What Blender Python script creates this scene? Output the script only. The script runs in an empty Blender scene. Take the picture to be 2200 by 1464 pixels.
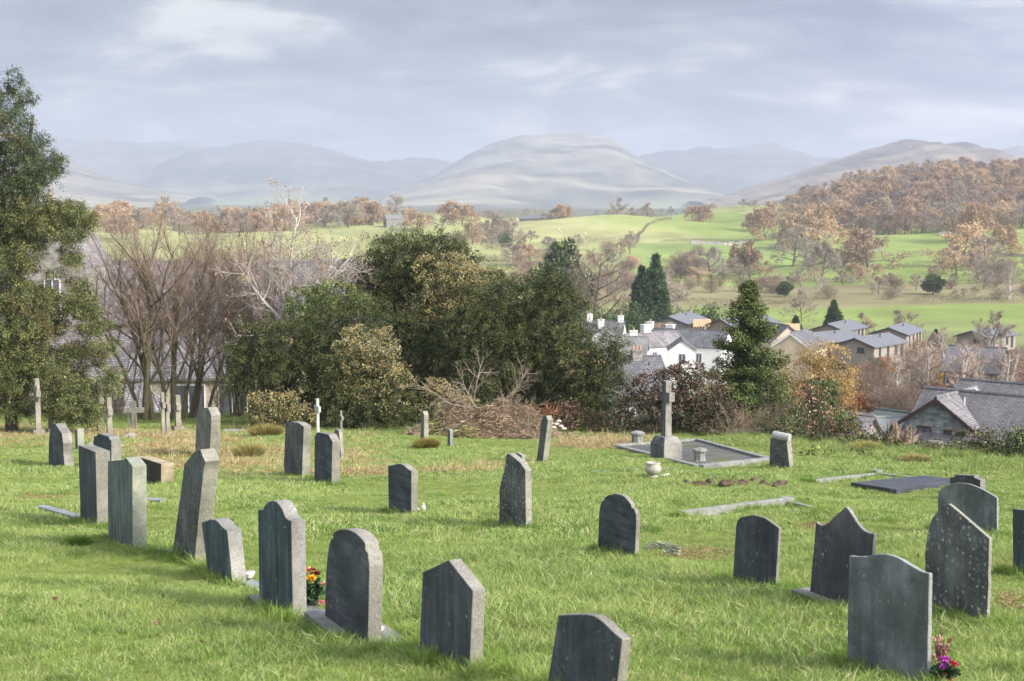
import bpy, bmesh, math, random
import numpy as np
from mathutils import Vector, Matrix, noise as mnoise

S = bpy.context.scene
C = S.collection
R = math.radians
rng = np.random.default_rng(7)
random.seed(7)

# ------------------------------------------------------------------ camera
F = 2200 * 50 / 36.0
PITCH = math.atan(302 / F)
cp, sp = math.cos(PITCH), math.sin(PITCH)
cam = bpy.data.cameras.new('camera'); cam_o = bpy.data.objects.new('camera', cam); C.objects.link(cam_o)
cam.lens = 50; cam.sensor_width = 36; cam.clip_end = 60000; cam.clip_start = 0.1
cam_o.rotation_euler = (math.pi / 2 - PITCH, 0, 0)
cam.dof.use_dof = True; cam.dof.focus_distance = 19; cam.dof.aperture_fstop = 4.5
S.camera = cam_o

def ray(px, py):
    a = (px - 1100) / F; b = (732 - py) / F
    return np.array([a, cp + b * sp, -sp + b * cp])
def at(px, py, Y):                      # point on the pixel's ray at distance Y along +y
    d = ray(px, py); return d * (Y / d[1])
def slope(py):                          # z / y of a picture row
    b = (732 - py) / F; return (-sp + b * cp) / (cp + b * sp)
def row_of(z, y):
    t = z / y; b = (t * cp + sp) / (cp - t * sp); return 732 - b * F
def pxm(Y): return Y / F                # metres per (full size) pixel at distance Y

# ------------------------------------------------------------------ terrain
def sm(a, k, axis):
    if k < 1: return a
    n = int(3 * k); w = np.exp(-0.5 * (np.arange(-n, n + 1) / k) ** 2); w /= w.sum()
    p = [(0, 0), (0, 0)]; p[axis] = (n, n)
    b = np.pad(a, p, mode='edge')
    return np.apply_along_axis(lambda v: np.convolve(v, w, mode='valid'), axis, b)
def vnoise(x, y, sc, seed=0):           # cheap smooth value noise, vectorised
    x = np.asarray(x) / sc + seed * 17.31; y = np.asarray(y) / sc + seed * 9.77
    xi = np.floor(x).astype(np.int64); yi = np.floor(y).astype(np.int64); fx = x - xi; fy = y - yi
    fx = fx * fx * (3 - 2 * fx); fy = fy * fy * (3 - 2 * fy)
    def h(i, j):
        n = (i * 374761393 + j * 668265263 + seed * 974711) & 0x7fffffff
        n = ((n ^ (n >> 13)) * 1274126177) & 0x7fffffff
        return ((n ^ (n >> 16)) & 0xffff) / 32767.5 - 1
    return (h(xi, yi) * (1 - fx) + h(xi + 1, yi) * fx) * (1 - fy) + (h(xi, yi + 1) * (1 - fx) + h(xi + 1, yi + 1) * fx) * fy
def fbm(x, y, sc, seed=0, o=4):
    return sum(vnoise(x, y, sc / 2 ** i, seed + i) / 2 ** i for i in range(o))

def yard(y): return -(1.6 + 0.15 * y - 0.0004 * y * y)
EDGE_PX = [-1500, 60, 500, 1300, 1600, 1900, 2200, 3700]
EDGE_Y = [64, 63, 60, 55, 46, 40, 34, 30]
TPX = np.array([-1500, 0, 300, 750, 1100, 1450, 1700, 1950, 2200, 2500, 3700])
TY = [(92, [930, 930, 935, 960, 985, 1000, 1015, 1015, 1020, 1020, 1020]),
      (130, [880, 880, 890, 905, 905, 912, 915, 915, 915, 915, 915]),
      (180, [790, 790, 800, 812, 815, 818, 820, 820, 820, 820, 820]),
      (250, [715, 715, 715, 725, 730, 738, 742, 742, 742, 742, 742]),
      (330, [665, 665, 665, 672, 676, 690, 694, 694, 694, 694, 694]),
      (400, [625, 625, 625, 635, 640, 648, 650, 646, 646, 646, 646]),
      (480, [590, 590, 590, 592, 596, 606, 610, 612, 610, 610, 610]),
      (560, [560, 560, 560, 568, 570, 574, 580, 586, 588, 588, 588]),
      (650, [535, 535, 535, 532, 545, 545, 548, 552, 552, 552, 552]),
      (750, [512, 512, 512, 505, 520, 512, 518, 512, 505, 505, 505]),
      (850, [494, 494, 492, 484, 496, 496, 496, 478, 470, 470, 480]),
      (950, [482, 482, 480, 476, 478, 482, 472, 430, 425, 430, 460]),
      (1050, [474, 474, 472, 470, 474, 470, 448, 382, 380, 396, 450]),
      (1150, [472, 472, 470, 468, 472, 464, 438, 358, 370, 385, 440]),
      (1300, [472, 472, 472, 470, 474, 466, 440, 368, 372, 385, 440]),
      (1600, [470, 470, 470, 470, 472, 468, 455, 420, 420, 430, 450]),
      (2300, [462] * 11), (4500, [446] * 11), (9000, [438] * 11), (16000, [434] * 11)]
gx = np.concatenate([np.linspace(-1500, -60, 40), np.arange(-50, 2251, 9.0), np.linspace(2260, 3700, 40)])
gy = np.concatenate([np.geomspace(2.5, 66, 150)[:-1], np.geomspace(66, 400, 90)[:-1], np.geomspace(400, 1350, 190)[:-1], np.geomspace(1350, 16000, 70)])
Z = np.zeros((len(gy), len(gx)))
for j, px in enumerate(gx):
    e = np.interp(px, EDGE_PX, EDGE_Y)
    ys = [e + 1.5]; zs = [yard(e) - 0.1]
    for y, rr in TY:
        ys.append(y); zs.append(slope(np.interp(px, TPX, rr)) * y)
    lz = np.interp(np.log(gy), np.log(ys), zs)
    Z[:, j] = np.where(gy <= e, yard(gy), lz)
GU = (gx - 1100) / F / cp                # x = u*y (approximate column fan)
XX = GU[None, :] * gy[:, None]; YY = np.repeat(gy[:, None], len(gx), 1)
far = np.clip((YY - 70) / 60, 0, 1)
Zs = sm(sm(Z / YY, 4, 0), 6, 1) * YY
Z = Z * (1 - far) + Zs * far
Z += np.clip((70 - YY) / 10, 0, 1) * (0.05 * fbm(XX, YY, 3.5, 3, 3) + 0.02 * vnoise(XX, YY, 0.8, 5)) * np.clip(YY / 8, 0, 1)
roll = np.clip((YY - 420) / 150, 0, 1) * np.clip((1500 - YY) / 300, 0, 1)
Z += roll * (7.0 * vnoise(XX, YY, 120, 21) + 4.6 * vnoise(XX, YY, 62, 22))
Z += np.clip((YY - 2000) / 2000, 0, 1) * 8 * vnoise(XX, YY, 900, 31)
lgy = np.log(gy)
def H(x, y):
    x = np.atleast_1d(np.asarray(x, float)); y = np.atleast_1d(np.asarray(y, float)); y = np.clip(y, gy[0], gy[-1] * .999)
    u = np.clip(x / y, GU[0], GU[-1] - 1e-6)
    i = np.clip(np.searchsorted(gy, y, 'right') - 1, 0, len(gy) - 2); j = np.clip(np.searchsorted(GU, u, 'right') - 1, 0, len(gx) - 2)
    a = (y - gy[i]) / (gy[i + 1] - gy[i]); b = (u - GU[j]) / (GU[j + 1] - GU[j])
    return (Z[i, j] * (1 - a) + Z[i + 1, j] * a) * (1 - b) + (Z[i, j + 1] * (1 - a) + Z[i + 1, j + 1] * a) * b
def h1(x, y): return float(H(x, y)[0])
def ground(px, py, ymin=5, ymax=75):    # where the pixel's ray meets the ground
    d = ray(px, py); ys = np.linspace(ymin, ymax, 1400); P = d[None, :] * (ys / d[1])[:, None]
    g = P[:, 2] - H(P[:, 0], P[:, 1]); k = np.argmax(g <= 0)
    if g[k] > 0: k = np.argmin(g)
    p = P[k].copy(); p[2] = h1(p[0], p[1]); return p
def place(px, Y):                        # ground point below pixel column px at distance Y
    x = (px - 1100) / F / cp * Y; return np.array([x, Y, h1(x, Y)])

# ------------------------------------------------------------------ mesh helpers
def mesh_np(name, V, faces, mats=(), midx=None, col=None, smooth=False):
    """V (n,3); faces: list of (m,k) int arrays"""
    me = bpy.data.meshes.new(name)
    V = np.asarray(V, np.float32); me.vertices.add(len(V)); me.vertices.foreach_set('co', V.ravel())
    faces = [np.asarray(f, np.int32) for f in faces if len(f)]
    tot = np.concatenate([np.full(len(f), f.shape[1], np.int32) for f in faces])
    loops = np.concatenate([f.ravel() for f in faces])
    me.loops.add(len(loops)); me.loops.foreach_set('vertex_index', loops)
    me.polygons.add(len(tot)); st = np.concatenate([[0], np.cumsum(tot)[:-1]]).astype(np.int32)
    me.polygons.foreach_set('loop_start', st); me.polygons.foreach_set('loop_total', tot)
    if midx is not None: me.polygons.foreach_set('material_index', np.asarray(midx, np.int32))
    if smooth: me.polygons.foreach_set('use_smooth', np.ones(len(tot), bool))
    for m in mats: me.materials.append(m)
    if col is not None:
        a = me.color_attributes.new('col', 'FLOAT_COLOR', 'POINT')
        c = np.ones((len(V), 4), np.float32); c[:, :3] = col; a.data.foreach_set('color', c.ravel())
    me.update(calc_edges=True); me.validate(clean_customdata=False)
    return me
def link(name, me, parent=None):
    o = bpy.data.objects.new(name, me); C.objects.link(o)
    if parent is not None: o.parent = parent
    return o
def tag(o, label=None, cat=None, group=None, kind=None):
    if label: o['label'] = label
    if cat: o['category'] = cat
    if group: o['group'] = group
    if kind: o['kind'] = kind
    return o
def thing(name, loc, label, cat, group=None, rz=0):
    o = bpy.data.objects.new(name, None); C.objects.link(o); o.location = [float(v) for v in loc]; o.rotation_euler.z = rz
    o.empty_display_size = 0.2
    return tag(o, label, cat, group)

class MB:                                # collects boxes, prisms, tubes into one mesh
    def __init__(s): s.v = []; s.f = []
    def add(s, V, Fs):
        n = len(s.v); s.v += [tuple(map(float, v)) for v in V]; s.f += [tuple(int(i) + n for i in f) for f in Fs]; return s
    def box(s, c, d, rz=0, top=1.0, shear=(0, 0)):
        x, y, z = [k / 2 for k in d]; V = []
        for dz, k in ((-z, 1), (z, top)):
            for dx, dy in ((-x, -y), (x, -y), (x, y), (-x, y)):
                q = (dx * k, dy * k); a, b = math.cos(rz), math.sin(rz)
                sh = (dz + z) / (2 * z)
                V.append((c[0] + q[0] * a - q[1] * b + shear[0] * sh, c[1] + q[0] * b + q[1] * a + shear[1] * sh, c[2] + dz))
        return s.add(V, [(3, 2, 1, 0), (4, 5, 6, 7), (0, 1, 5, 4), (1, 2, 6, 5), (2, 3, 7, 6), (3, 0, 4, 7)])
    def prism(s, pts, off):               # planar polygon + offset vector
        n = len(pts); pts = [np.asarray(p, float) for p in pts]; off = np.asarray(off, float)
        V = pts + [p + off for p in pts]
        return s.add(V, [tuple(range(n))[::-1], tuple(range(n, 2 * n))] + [(i, (i + 1) % n, n + (i + 1) % n, n + i) for i in range(n)])
    def tube(s, pts, rad, k=6, cap=True):
        pts = [np.asarray(p, float) for p in pts]; n = len(pts)
        rad = [rad] * n if np.isscalar(rad) else rad; V = []
        for i, p in enumerate(pts):
            t = pts[min(i + 1, n - 1)] - pts[max(i - 1, 0)]; t = t / (np.linalg.norm(t) + 1e-9)
            a = np.cross(t, (0.3, 0.8, 0.52) if abs(t[2]) > .7 else (0, 0, 1)); a /= np.linalg.norm(a) + 1e-9; b = np.cross(t, a)
            for q in range(k):
                w = 2 * math.pi * q / k; V.append(p + rad[i] * (math.cos(w) * a + math.sin(w) * b))
        Fs = [(i * k + q, i * k + (q + 1) % k, (i + 1) * k + (q + 1) % k, (i + 1) * k + q) for i in range(n - 1) for q in range(k)]
        if cap: Fs += [tuple(range(k))[::-1], tuple(range((n - 1) * k, n * k))]
        return s.add(V, Fs)
    def lathe(s, prof, k=16, c=(0, 0, 0)):
        V = []; n = len(prof)
        for r, z in prof:
            for q in range(k):
                w = 2 * math.pi * q / k; V.append((c[0] + r * math.cos(w), c[1] + r * math.sin(w), c[2] + z))
        Fs = [(i * k + q, i * k + (q + 1) % k, (i + 1) * k + (q + 1) % k, (i + 1) * k + q) for i in range(n - 1) for q in range(k)]
        Fs += [tuple(range(k))[::-1], tuple(range((n - 1) * k, n * k))]
        return s.add(V, Fs)
    def build(s, name, mat, parent=None, bevel=0, smooth=False):
        me = bpy.data.meshes.new(name); me.from_pydata(s.v, [], s.f)
        bm = bmesh.new(); bm.from_mesh(me)
        bmesh.ops.recalc_face_normals(bm, faces=bm.faces)
        if bevel:
            ed = [e for e in bm.edges if len(e.link_faces) == 2 and e.calc_face_angle(0) > .3]
            bmesh.ops.bevel(bm, geom=ed, offset=bevel, segments=2, profile=.6, affect='EDGES', clamp_overlap=True)
        bm.to_mesh(me); bm.free()
        if smooth:
            for p in me.polygons: p.use_smooth = True
        for m in (mat if isinstance(mat, (list, tuple)) else [mat]): me.materials.append(m)
        return link(name, me, parent)

# ------------------------------------------------------------------ materials
class NT:
    def __init__(s, name, rough=0.85, spec=0.3):
        s.m = bpy.data.materials.new(name); s.m.use_nodes = True; s.t = s.m.node_tree
        s.b = s.t.nodes['Principled BSDF']; s.b.inputs['Roughness'].default_value = rough
        s.b.inputs['Specular IOR Level'].default_value = spec
    def n(s, ty, **kw):
        o = s.t.nodes.new(ty)
        for k, v in kw.items():
            if k in o.inputs: o.inputs[k].default_value = v
            else: setattr(o, k, v)
        return o
    def l(s, a, b): s.t.links.new(a, b); return s
    def geo(s): return s.n('ShaderNodeNewGeometry')
    def coord(s, kind='Object', scale=(1, 1, 1)):
        t = s.n('ShaderNodeTexCoord'); m = s.n('ShaderNodeMapping'); m.inputs['Scale'].default_value = scale
        s.l(t.outputs[kind], m.inputs['Vector']); return m.outputs['Vector']
    def noise(s, vec, scale, detail=4, rough=.55, dist=0):
        o = s.n('ShaderNodeTexNoise'); o.inputs['Scale'].default_value = scale; o.inputs['Detail'].default_value = detail
        o.inputs['Roughness'].default_value = rough; o.inputs['Distortion'].default_value = dist
        if vec is not None: s.l(vec, o.inputs['Vector'])
        return o.outputs['Fac']
    def ramp(s, fac, stops, interp='LINEAR'):
        o = s.n('ShaderNodeValToRGB'); e = o.color_ramp.elements; o.color_ramp.interpolation = interp
        while len(e) < len(stops): e.new(.5)
        for k, (p, c) in enumerate(stops):
            e[k].position = p; e[k].color = (c, c, c, 1) if np.isscalar(c) else (*c, 1)
        s.l(fac, o.inputs['Fac']); return o.outputs['Color']
    def mix(s, fac, a, b, mode='MIX'):
        o = s.n('ShaderNodeMix', data_type='RGBA', blend_type=mode)
        for v, k in ((fac, 0), (a, 6), (b, 7)):
            if isinstance(v, bpy.types.NodeSocket): s.l(v, o.inputs[k])
            elif np.isscalar(v): o.inputs[k].default_value = v if k == 0 else (v, v, v, 1)
            else: o.inputs[k].default_value = (*v, 1)
        return o.outputs[2]
    def math(s, op, a, b=0.0):
        o = s.n('ShaderNodeMath', operation=op)
        for k, v in enumerate((a, b)):
            if isinstance(v, bpy.types.NodeSocket): s.l(v, o.inputs[k])
            else: o.inputs[k].default_value = v
        return o.outputs[0]
    def bump(s, fac, strength=.4, dist=.02):
        o = s.n('ShaderNodeBump'); o.inputs['Strength'].default_value = strength; o.inputs['Distance'].default_value = dist
        s.l(fac, o.inputs['Height']); s.l(o.outputs['Normal'], s.b.inputs['Normal']); return s
    def out(s, col):
        if isinstance(col, bpy.types.NodeSocket): s.l(col, s.b.inputs['Base Color'])
        else: s.b.inputs['Base Color'].default_value = (*col, 1)
        return s.m
    def attr(s, name='col'):
        o = s.n('ShaderNodeVertexColor'); o.layer_name = name; return o.outputs['Color']
    def rnd(s): return s.n('ShaderNodeObjectInfo').outputs['Random']

def plain(name, c, rough=.8, var=.25, scale=6, spec=.3, kind='Object'):
    t = NT(name, rough, spec); f = t.noise(t.coord(kind), scale, 5, .6)
    a = tuple(v * (1 - var) for v in c); b = tuple(min(1, v * (1 + var)) for v in c)
    return t.out(t.ramp(f, [(.3, a), (.7, b)]))

# ------------------------------------------------------------------ world, sun, haze
EL, AZ = R(29), math.atan2(0.88, -0.47)     # direction towards the sun: right and a little behind the camera
SUN = np.array([math.cos(EL) * math.sin(AZ), math.cos(EL) * math.cos(AZ), math.sin(EL)])
w = bpy.data.worlds.new('World'); S.world = w; w.use_nodes = True; nt = w.node_tree
bg = nt.nodes['Background']; bg.inputs['Strength'].default_value = 0.11
def wn(ty, **kw):
    o = nt.nodes.new(ty)
    for k, v in kw.items():
        if k in o.inputs: o.inputs[k].default_value = v
        else: setattr(o, k, v)
    return o
sky = wn('ShaderNodeTexSky', sky_type='NISHITA'); sky.sun_disc = False; sky.sun_elevation = EL; sky.sun_rotation = AZ
sky.air_density = 1.0; sky.dust_density = 1.5; sky.ozone_density = 1.5
tc = wn('ShaderNodeTexCoord')
sx = wn('ShaderNodeSeparateXYZ'); nt.links.new(tc.outputs['Generated'], sx.inputs[0])
def wm(op, a, b=0.0, c=None):
    o = wn('ShaderNodeMath', operation=op)
    for k, v in enumerate((a, b)):
        if isinstance(v, bpy.types.NodeSocket): nt.links.new(v, o.inputs[k])
        else: o.inputs[k].default_value = v
    return o.outputs[0]
zz = wm('ADD', wm('MAXIMUM', sx.outputs['Z'], 0.0), 0.30)
cv = wn('ShaderNodeCombineXYZ')
nt.links.new(wm('DIVIDE', sx.outputs['X'], zz), cv.inputs[0]); nt.links.new(wm('DIVIDE', sx.outputs['Y'], zz), cv.inputs[1])
def wnoise(scale, det, dist, off, stretch=(1, 1, 1), rough=.55):
    m = wn('ShaderNodeMapping'); m.inputs['Location'].default_value = off; m.inputs['Scale'].default_value = stretch
    nt.links.new(cv.outputs[0], m.inputs['Vector'])
    o = wn('ShaderNodeTexNoise'); o.inputs['Scale'].default_value = scale; o.inputs['Detail'].default_value = det
    o.inputs['Roughness'].default_value = rough; o.inputs['Distortion'].default_value = dist; nt.links.new(m.outputs[0], o.inputs['Vector']); return o.outputs['Fac']
def wramp(f, st):
    o = wn('ShaderNodeValToRGB'); e = o.color_ramp.elements
    while len(e) < len(st): e.new(.5)
    for k, (p, c) in enumerate(st): e[k].position = p; e[k].color = (*c, 1)
    nt.links.new(f, o.inputs[0]); return o.outputs[0]
n1 = wnoise(1.15, 6, .6, (5.3, 2.9, 0), (1, 1.45, 1)); n2 = wnoise(3.4, 8, .9, (7.7, 2.1, 0), (.8, 1.25, 1), .6)
nn = wm('ADD', wm('MULTIPLY', n1, .62), wm('MULTIPLY', n2, .38))
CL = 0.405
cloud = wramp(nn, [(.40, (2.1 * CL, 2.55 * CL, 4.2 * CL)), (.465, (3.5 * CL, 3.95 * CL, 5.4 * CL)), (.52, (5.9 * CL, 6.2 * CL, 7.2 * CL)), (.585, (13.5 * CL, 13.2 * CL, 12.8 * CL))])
cover = wramp(nn, [(.2, (.96,) * 3), (.62, (.92,) * 3), (.78, (.75,) * 3)])
mx = wn('ShaderNodeMix', data_type='RGBA'); nt.links.new(cover, mx.inputs[0]); nt.links.new(sky.outputs[0], mx.inputs[6]); nt.links.new(cloud, mx.inputs[7])
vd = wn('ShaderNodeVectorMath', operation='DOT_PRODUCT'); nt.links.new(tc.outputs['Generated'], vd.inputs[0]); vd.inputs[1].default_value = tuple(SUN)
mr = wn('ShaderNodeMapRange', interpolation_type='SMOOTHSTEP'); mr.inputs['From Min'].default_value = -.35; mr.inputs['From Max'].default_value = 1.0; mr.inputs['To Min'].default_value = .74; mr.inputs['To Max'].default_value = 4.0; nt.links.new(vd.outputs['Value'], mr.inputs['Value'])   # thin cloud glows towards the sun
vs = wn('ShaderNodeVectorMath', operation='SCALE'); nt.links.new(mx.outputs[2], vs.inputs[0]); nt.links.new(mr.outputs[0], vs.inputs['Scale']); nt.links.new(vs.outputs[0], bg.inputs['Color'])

sun = bpy.data.lights.new('sun', 'SUN'); sun.energy = 3.2; sun.angle = R(18); sun.color = (1, .92, .80)
so = bpy.data.objects.new('sun', sun); C.objects.link(so); so.rotation_euler = Vector(SUN).to_track_quat('Z', 'Y').to_euler(); so.location = (40, -20, 60)

vol = bpy.data.materials.new('haze_air'); vol.use_nodes = True; t = vol.node_tree; t.nodes.clear()
pv = t.nodes.new('ShaderNodeVolumePrincipled'); mo = t.nodes.new('ShaderNodeOutputMaterial')
pv.inputs['Color'].default_value = (.555, .615, .75, 1); pv.inputs['Density'].default_value = 1.9e-4; pv.inputs['Anisotropy'].default_value = 0.0
t.links.new(pv.outputs[0], mo.inputs['Volume'])
hz = MB().box((0, 7700, 205), (44000, 16600, 530)).build('haze', vol); hz['kind'] = 'stuff'

S.view_settings.view_transform = 'Standard'; S.view_settings.look = 'None'; S.view_settings.gamma = 1; S.view_settings.exposure = 0.95
S.render.engine = 'CYCLES'; S.cycles.use_denoising = True
S.cycles.max_bounces = 6; S.cycles.diffuse_bounces = 3; S.cycles.glossy_bounces = 2; S.cycles.transmission_bounces = 2; S.cycles.volume_bounces = 1
S.cycles.use_adaptive_sampling = True; S.cycles.adaptive_threshold = 0.02
# ------------------------------------------------------------------ the ground sheet
def pxof(x, y): return 1100 + x / y * F * cp
# colours of the land, sunshine added to the pale pastures: churchyard turf, bank, pastures, bracken, far plain
PX = 1100 + GU * F * cp; PXX = np.repeat(PX[None, :], len(gy), 0)
ROW = row_of(Z, YY)
EE = np.interp(PXX, EDGE_PX, EDGE_Y)
col = np.zeros(Z.shape + (3,))
def paint(mask, c, amt=1.0):
    a = (np.clip(mask, 0, 1) * amt)[..., None]; col[:] = col * (1 - a) + np.array(c) * a
PX2 = PXX + 70 * vnoise(XX, YY, 45, 46) + 30 * vnoise(XX, YY, 14, 47)
sst = lambda v, a, b: np.clip((v - a) / (b - a), 0, 1)
n_a = vnoise(XX, YY, 60, 41); n_b = fbm(XX, YY, 25, 42, 3)
col[:] = (.10, .10, .05)
paint(YY < 3000, (.12, .15, .055))
pasture = (YY > 300) & (YY < 1600)
paint(pasture, (.25, .33, .085))
paint(pasture * np.clip((1500 - PXX) / 250, 0, 1) * (YY > 520), (.44, .46, .20), .8)      # pale pastures, bright sunshine put into their colour
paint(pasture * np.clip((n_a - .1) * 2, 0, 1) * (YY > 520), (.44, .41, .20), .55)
paint(pasture * (sst(PX2, 1320, 1400) * sst(PX2, 1740, 1680) * sst(YY + 30 * n_b, 545, 575) * sst(YY + 30 * n_b, 735, 705)), (.25, .36, .11), .8)
paint(sst(PX2, 1700, 1790) * (YY > 460) * (YY < 1000), (.24, .32, .08), .7)
paint((YY > 395 + 20 * n_a) & (YY < 480 + 35 * n_a) & (PX2 > 1050), (.27, .23, .13), .9)              # rough bracken band
paint((YY > 300) & (YY < 560) & (PX2 < 1350), (.30, .29, .14), .7)
paint((YY > 250) & (YY < 330) , (.24, .28, .11), .6)
paint((YY + 25 * n_b > 840) & (PX2 > 1735), (.24, .17, .10), .9)                                      # woodland floor
paint((YY > EE + 1) & (YY < 250), (.15, .135, .075))
paint((YY > EE + 1) & (YY < 85) & (PXX < 1400), (.10, .14, .04))
yd = YY <= EE + 1
paint(yd, (.17, .23, .045))
col *= (1 + .22 * n_b * np.clip((YY - 60) / 100, 0, 1) + .1 * vnoise(XX, YY, 8, 44) * (YY > 200))[..., None]
n, m = Z.shape
idx = np.arange(n * m).reshape(n, m)
V = np.stack([XX, YY, Z], -1).reshape(-1, 3)
Q = np.stack([idx[:-1, :-1], idx[:-1, 1:], idx[1:, 1:], idx[1:, :-1]], -1).reshape(-1, 4)
g = NT('ground_turf', .95, .1); ge = g.geo()
f1 = g.noise(ge.outputs['Position'], 1.3, 6, .65); f2 = g.noise(ge.outputs['Position'], 14, 4, .6)
c = g.mix(g.ramp(f1, [(.35, 0), (.7, .35)]), g.attr(), (.20, .17, .07))
c = g.mix(.55, c, g.ramp(f2, [(.3, .45), (.7, 1.3)]), 'MULTIPLY')
g.bump(f2, .6, .04)
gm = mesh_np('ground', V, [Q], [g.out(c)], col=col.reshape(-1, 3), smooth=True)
ground_o = tag(link('ground', gm), kind='structure')

# ------------------------------------------------------------------ mountains
def mountain(name, prof, Y, depth, base_row, seed, tint, rough=1.0, spur=.5):
    prof = np.array(prof, float); pxs = np.arange(prof[0, 0], prof[-1, 0] + .1, 4.0)
    xp, yp = prof[:, 0], prof[:, 1]
    rows = np.interp(pxs, xp, yp)
    rows = sm(rows[None, :], 1.6, 1)[0] + 1.3 * rough * vnoise(pxs, pxs * 0, 16, seed) + 1.5 * rough * vnoise(pxs, pxs * 0, 45, seed + 2) + .5 * rough * vnoise(pxs, pxs * 0, 5, seed + 1)
    ts = np.concatenate([np.linspace(0, 1, 70), np.linspace(1.02, 1.6, 18)])
    zt = slope(rows) * Y; zb = slope(base_row) * (Y - depth) - 15
    PXg, T = np.meshgrid(pxs, ts)
    Yg = Y + depth * (T - 1)
    Xg = (PXg - 1100) / F / cp * Y * (1 - (1 - T) * depth / Y * .6)
    sh = np.where(T <= 1, np.sin(np.clip(T, 0, 1) * math.pi / 2) ** 1.25, 1 - (T - 1) ** 2 * 1.8)
    Zg = zb + (zt[None, :] - zb) * sh
    hgt = np.maximum(zt[None, :] - zb, 5)
    env = np.clip((1.0 - T) * 3.0, 0, 1) * np.clip(T * 5, 0, 1)
    rid = 1 - np.abs(vnoise(Xg, Yg * .45, depth * .3, seed + 3)) * 2
    Zg += env * hgt * (.17 * spur * rid + .11 * fbm(Xg, Yg, depth * .22, seed + 5, 4) * rough)
    Zg += env * hgt * rough * (.045 * fbm(Xg, Yg, depth * .075, seed + 7, 4) - .03 * np.abs(vnoise(Xg, Yg * .3, depth * .06, seed + 8)))
    n_, m_ = Zg.shape; ix = np.arange(n_ * m_).reshape(n_, m_)
    Qm = np.stack([ix[:-1, :-1], ix[:-1, 1:], ix[1:, 1:], ix[1:, :-1]], -1).reshape(-1, 4)
    rel = (Zg - zb) / hgt
    nz = fbm(Xg, Yg, depth * .25, seed + 9, 5); nz2 = fbm(Xg * .25, Yg + Zg * 2, depth * .07, seed + 12, 4)
    cloud_shade = 1.0 if Y < 8000 else .5                     # cloud shadow put into the farthest heather fells' colour, the nearer ones pale bracken
    cc = np.array(tint)[None, None, :] * cloud_shade * np.clip(.9 + .5 * nz + .4 * fbm(Xg, Zg * 4 + Yg * .3, depth * .05, seed + 20, 3), .35, 1.7)[..., None]
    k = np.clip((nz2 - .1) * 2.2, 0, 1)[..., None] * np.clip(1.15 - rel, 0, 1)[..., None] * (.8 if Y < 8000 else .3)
    cc = cc * (1 - k) + np.array((.50, .42, .30)) * k
    k = (np.clip((.28 - rel) * 5, 0, 1) * np.clip(.5 + nz, 0, 1))[..., None]; cc = cc * (1 - k) + np.array((.27, .33, .16)) * k
    me = mesh_np(name, np.stack([Xg, Yg, Zg], -1).reshape(-1, 3), [Qm], [MOUNT], col=np.clip(cc, .01, 1).reshape(-1, 3), smooth=True)
    return tag(link(name, me), kind='structure')
mt = NT('fell_side', .95, .1); MOUNT = mt.out(mt.mix(.6, mt.attr(), mt.ramp(mt.noise(mt.geo().outputs['Position'], .012, 6, .65), [(.3, .72), (.7, 1.3)]), 'MULTIPLY'))
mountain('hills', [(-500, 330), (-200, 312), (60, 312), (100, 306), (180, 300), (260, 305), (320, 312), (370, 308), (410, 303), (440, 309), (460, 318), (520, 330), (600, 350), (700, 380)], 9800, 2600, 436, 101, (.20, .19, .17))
mountain('hills', [(-400, 250), (-100, 270), (60, 296), (110, 316), (150, 335), (200, 362), (250, 384), (300, 398), (380, 412), (450, 425)], 6000, 1400, 440, 111, (.24, .2, .14), .6)
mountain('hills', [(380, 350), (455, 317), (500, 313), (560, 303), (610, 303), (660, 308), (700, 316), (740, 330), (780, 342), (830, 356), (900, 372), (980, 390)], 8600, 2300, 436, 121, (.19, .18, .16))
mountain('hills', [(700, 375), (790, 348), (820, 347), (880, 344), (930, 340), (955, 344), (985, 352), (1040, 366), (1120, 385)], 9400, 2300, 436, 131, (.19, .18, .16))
mountain('hills', [(860, 412), (940, 384), (990, 355), (1030, 335), (1075, 312), (1120, 297), (1165, 291), (1220, 287), (1270, 291), (1310, 299), (1330, 312), (1350, 330), (1370, 343), (1420, 374), (1480, 402), (1540, 420)], 7000, 2500, 442, 141, (.21, .19, .15), .8, .8)
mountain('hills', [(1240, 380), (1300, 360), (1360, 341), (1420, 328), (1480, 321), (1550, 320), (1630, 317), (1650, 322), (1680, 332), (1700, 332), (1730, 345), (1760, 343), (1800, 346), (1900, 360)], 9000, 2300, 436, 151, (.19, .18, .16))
mountain('hills', [(1480, 436), (1560, 419), (1600, 405), (1660, 385), (1720, 367), (1790, 342), (1840, 325), (1880, 317), (1895, 309), (1920, 305), (1950, 310), (1990, 321), (2000, 318), (2030, 320), (2060, 332), (2100, 346), (2200, 372), (2350, 400)], 4600, 1700, 446, 161, (.22, .17, .13), 1.1, .9)
mountain('hills', [(1980, 380), (2050, 346), (2100, 331), (2150, 320), (2175, 323), (2200, 330), (2300, 350), (2500, 340), (2800, 330)], 7200, 1800, 438, 171, (.19, .18, .15))
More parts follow.
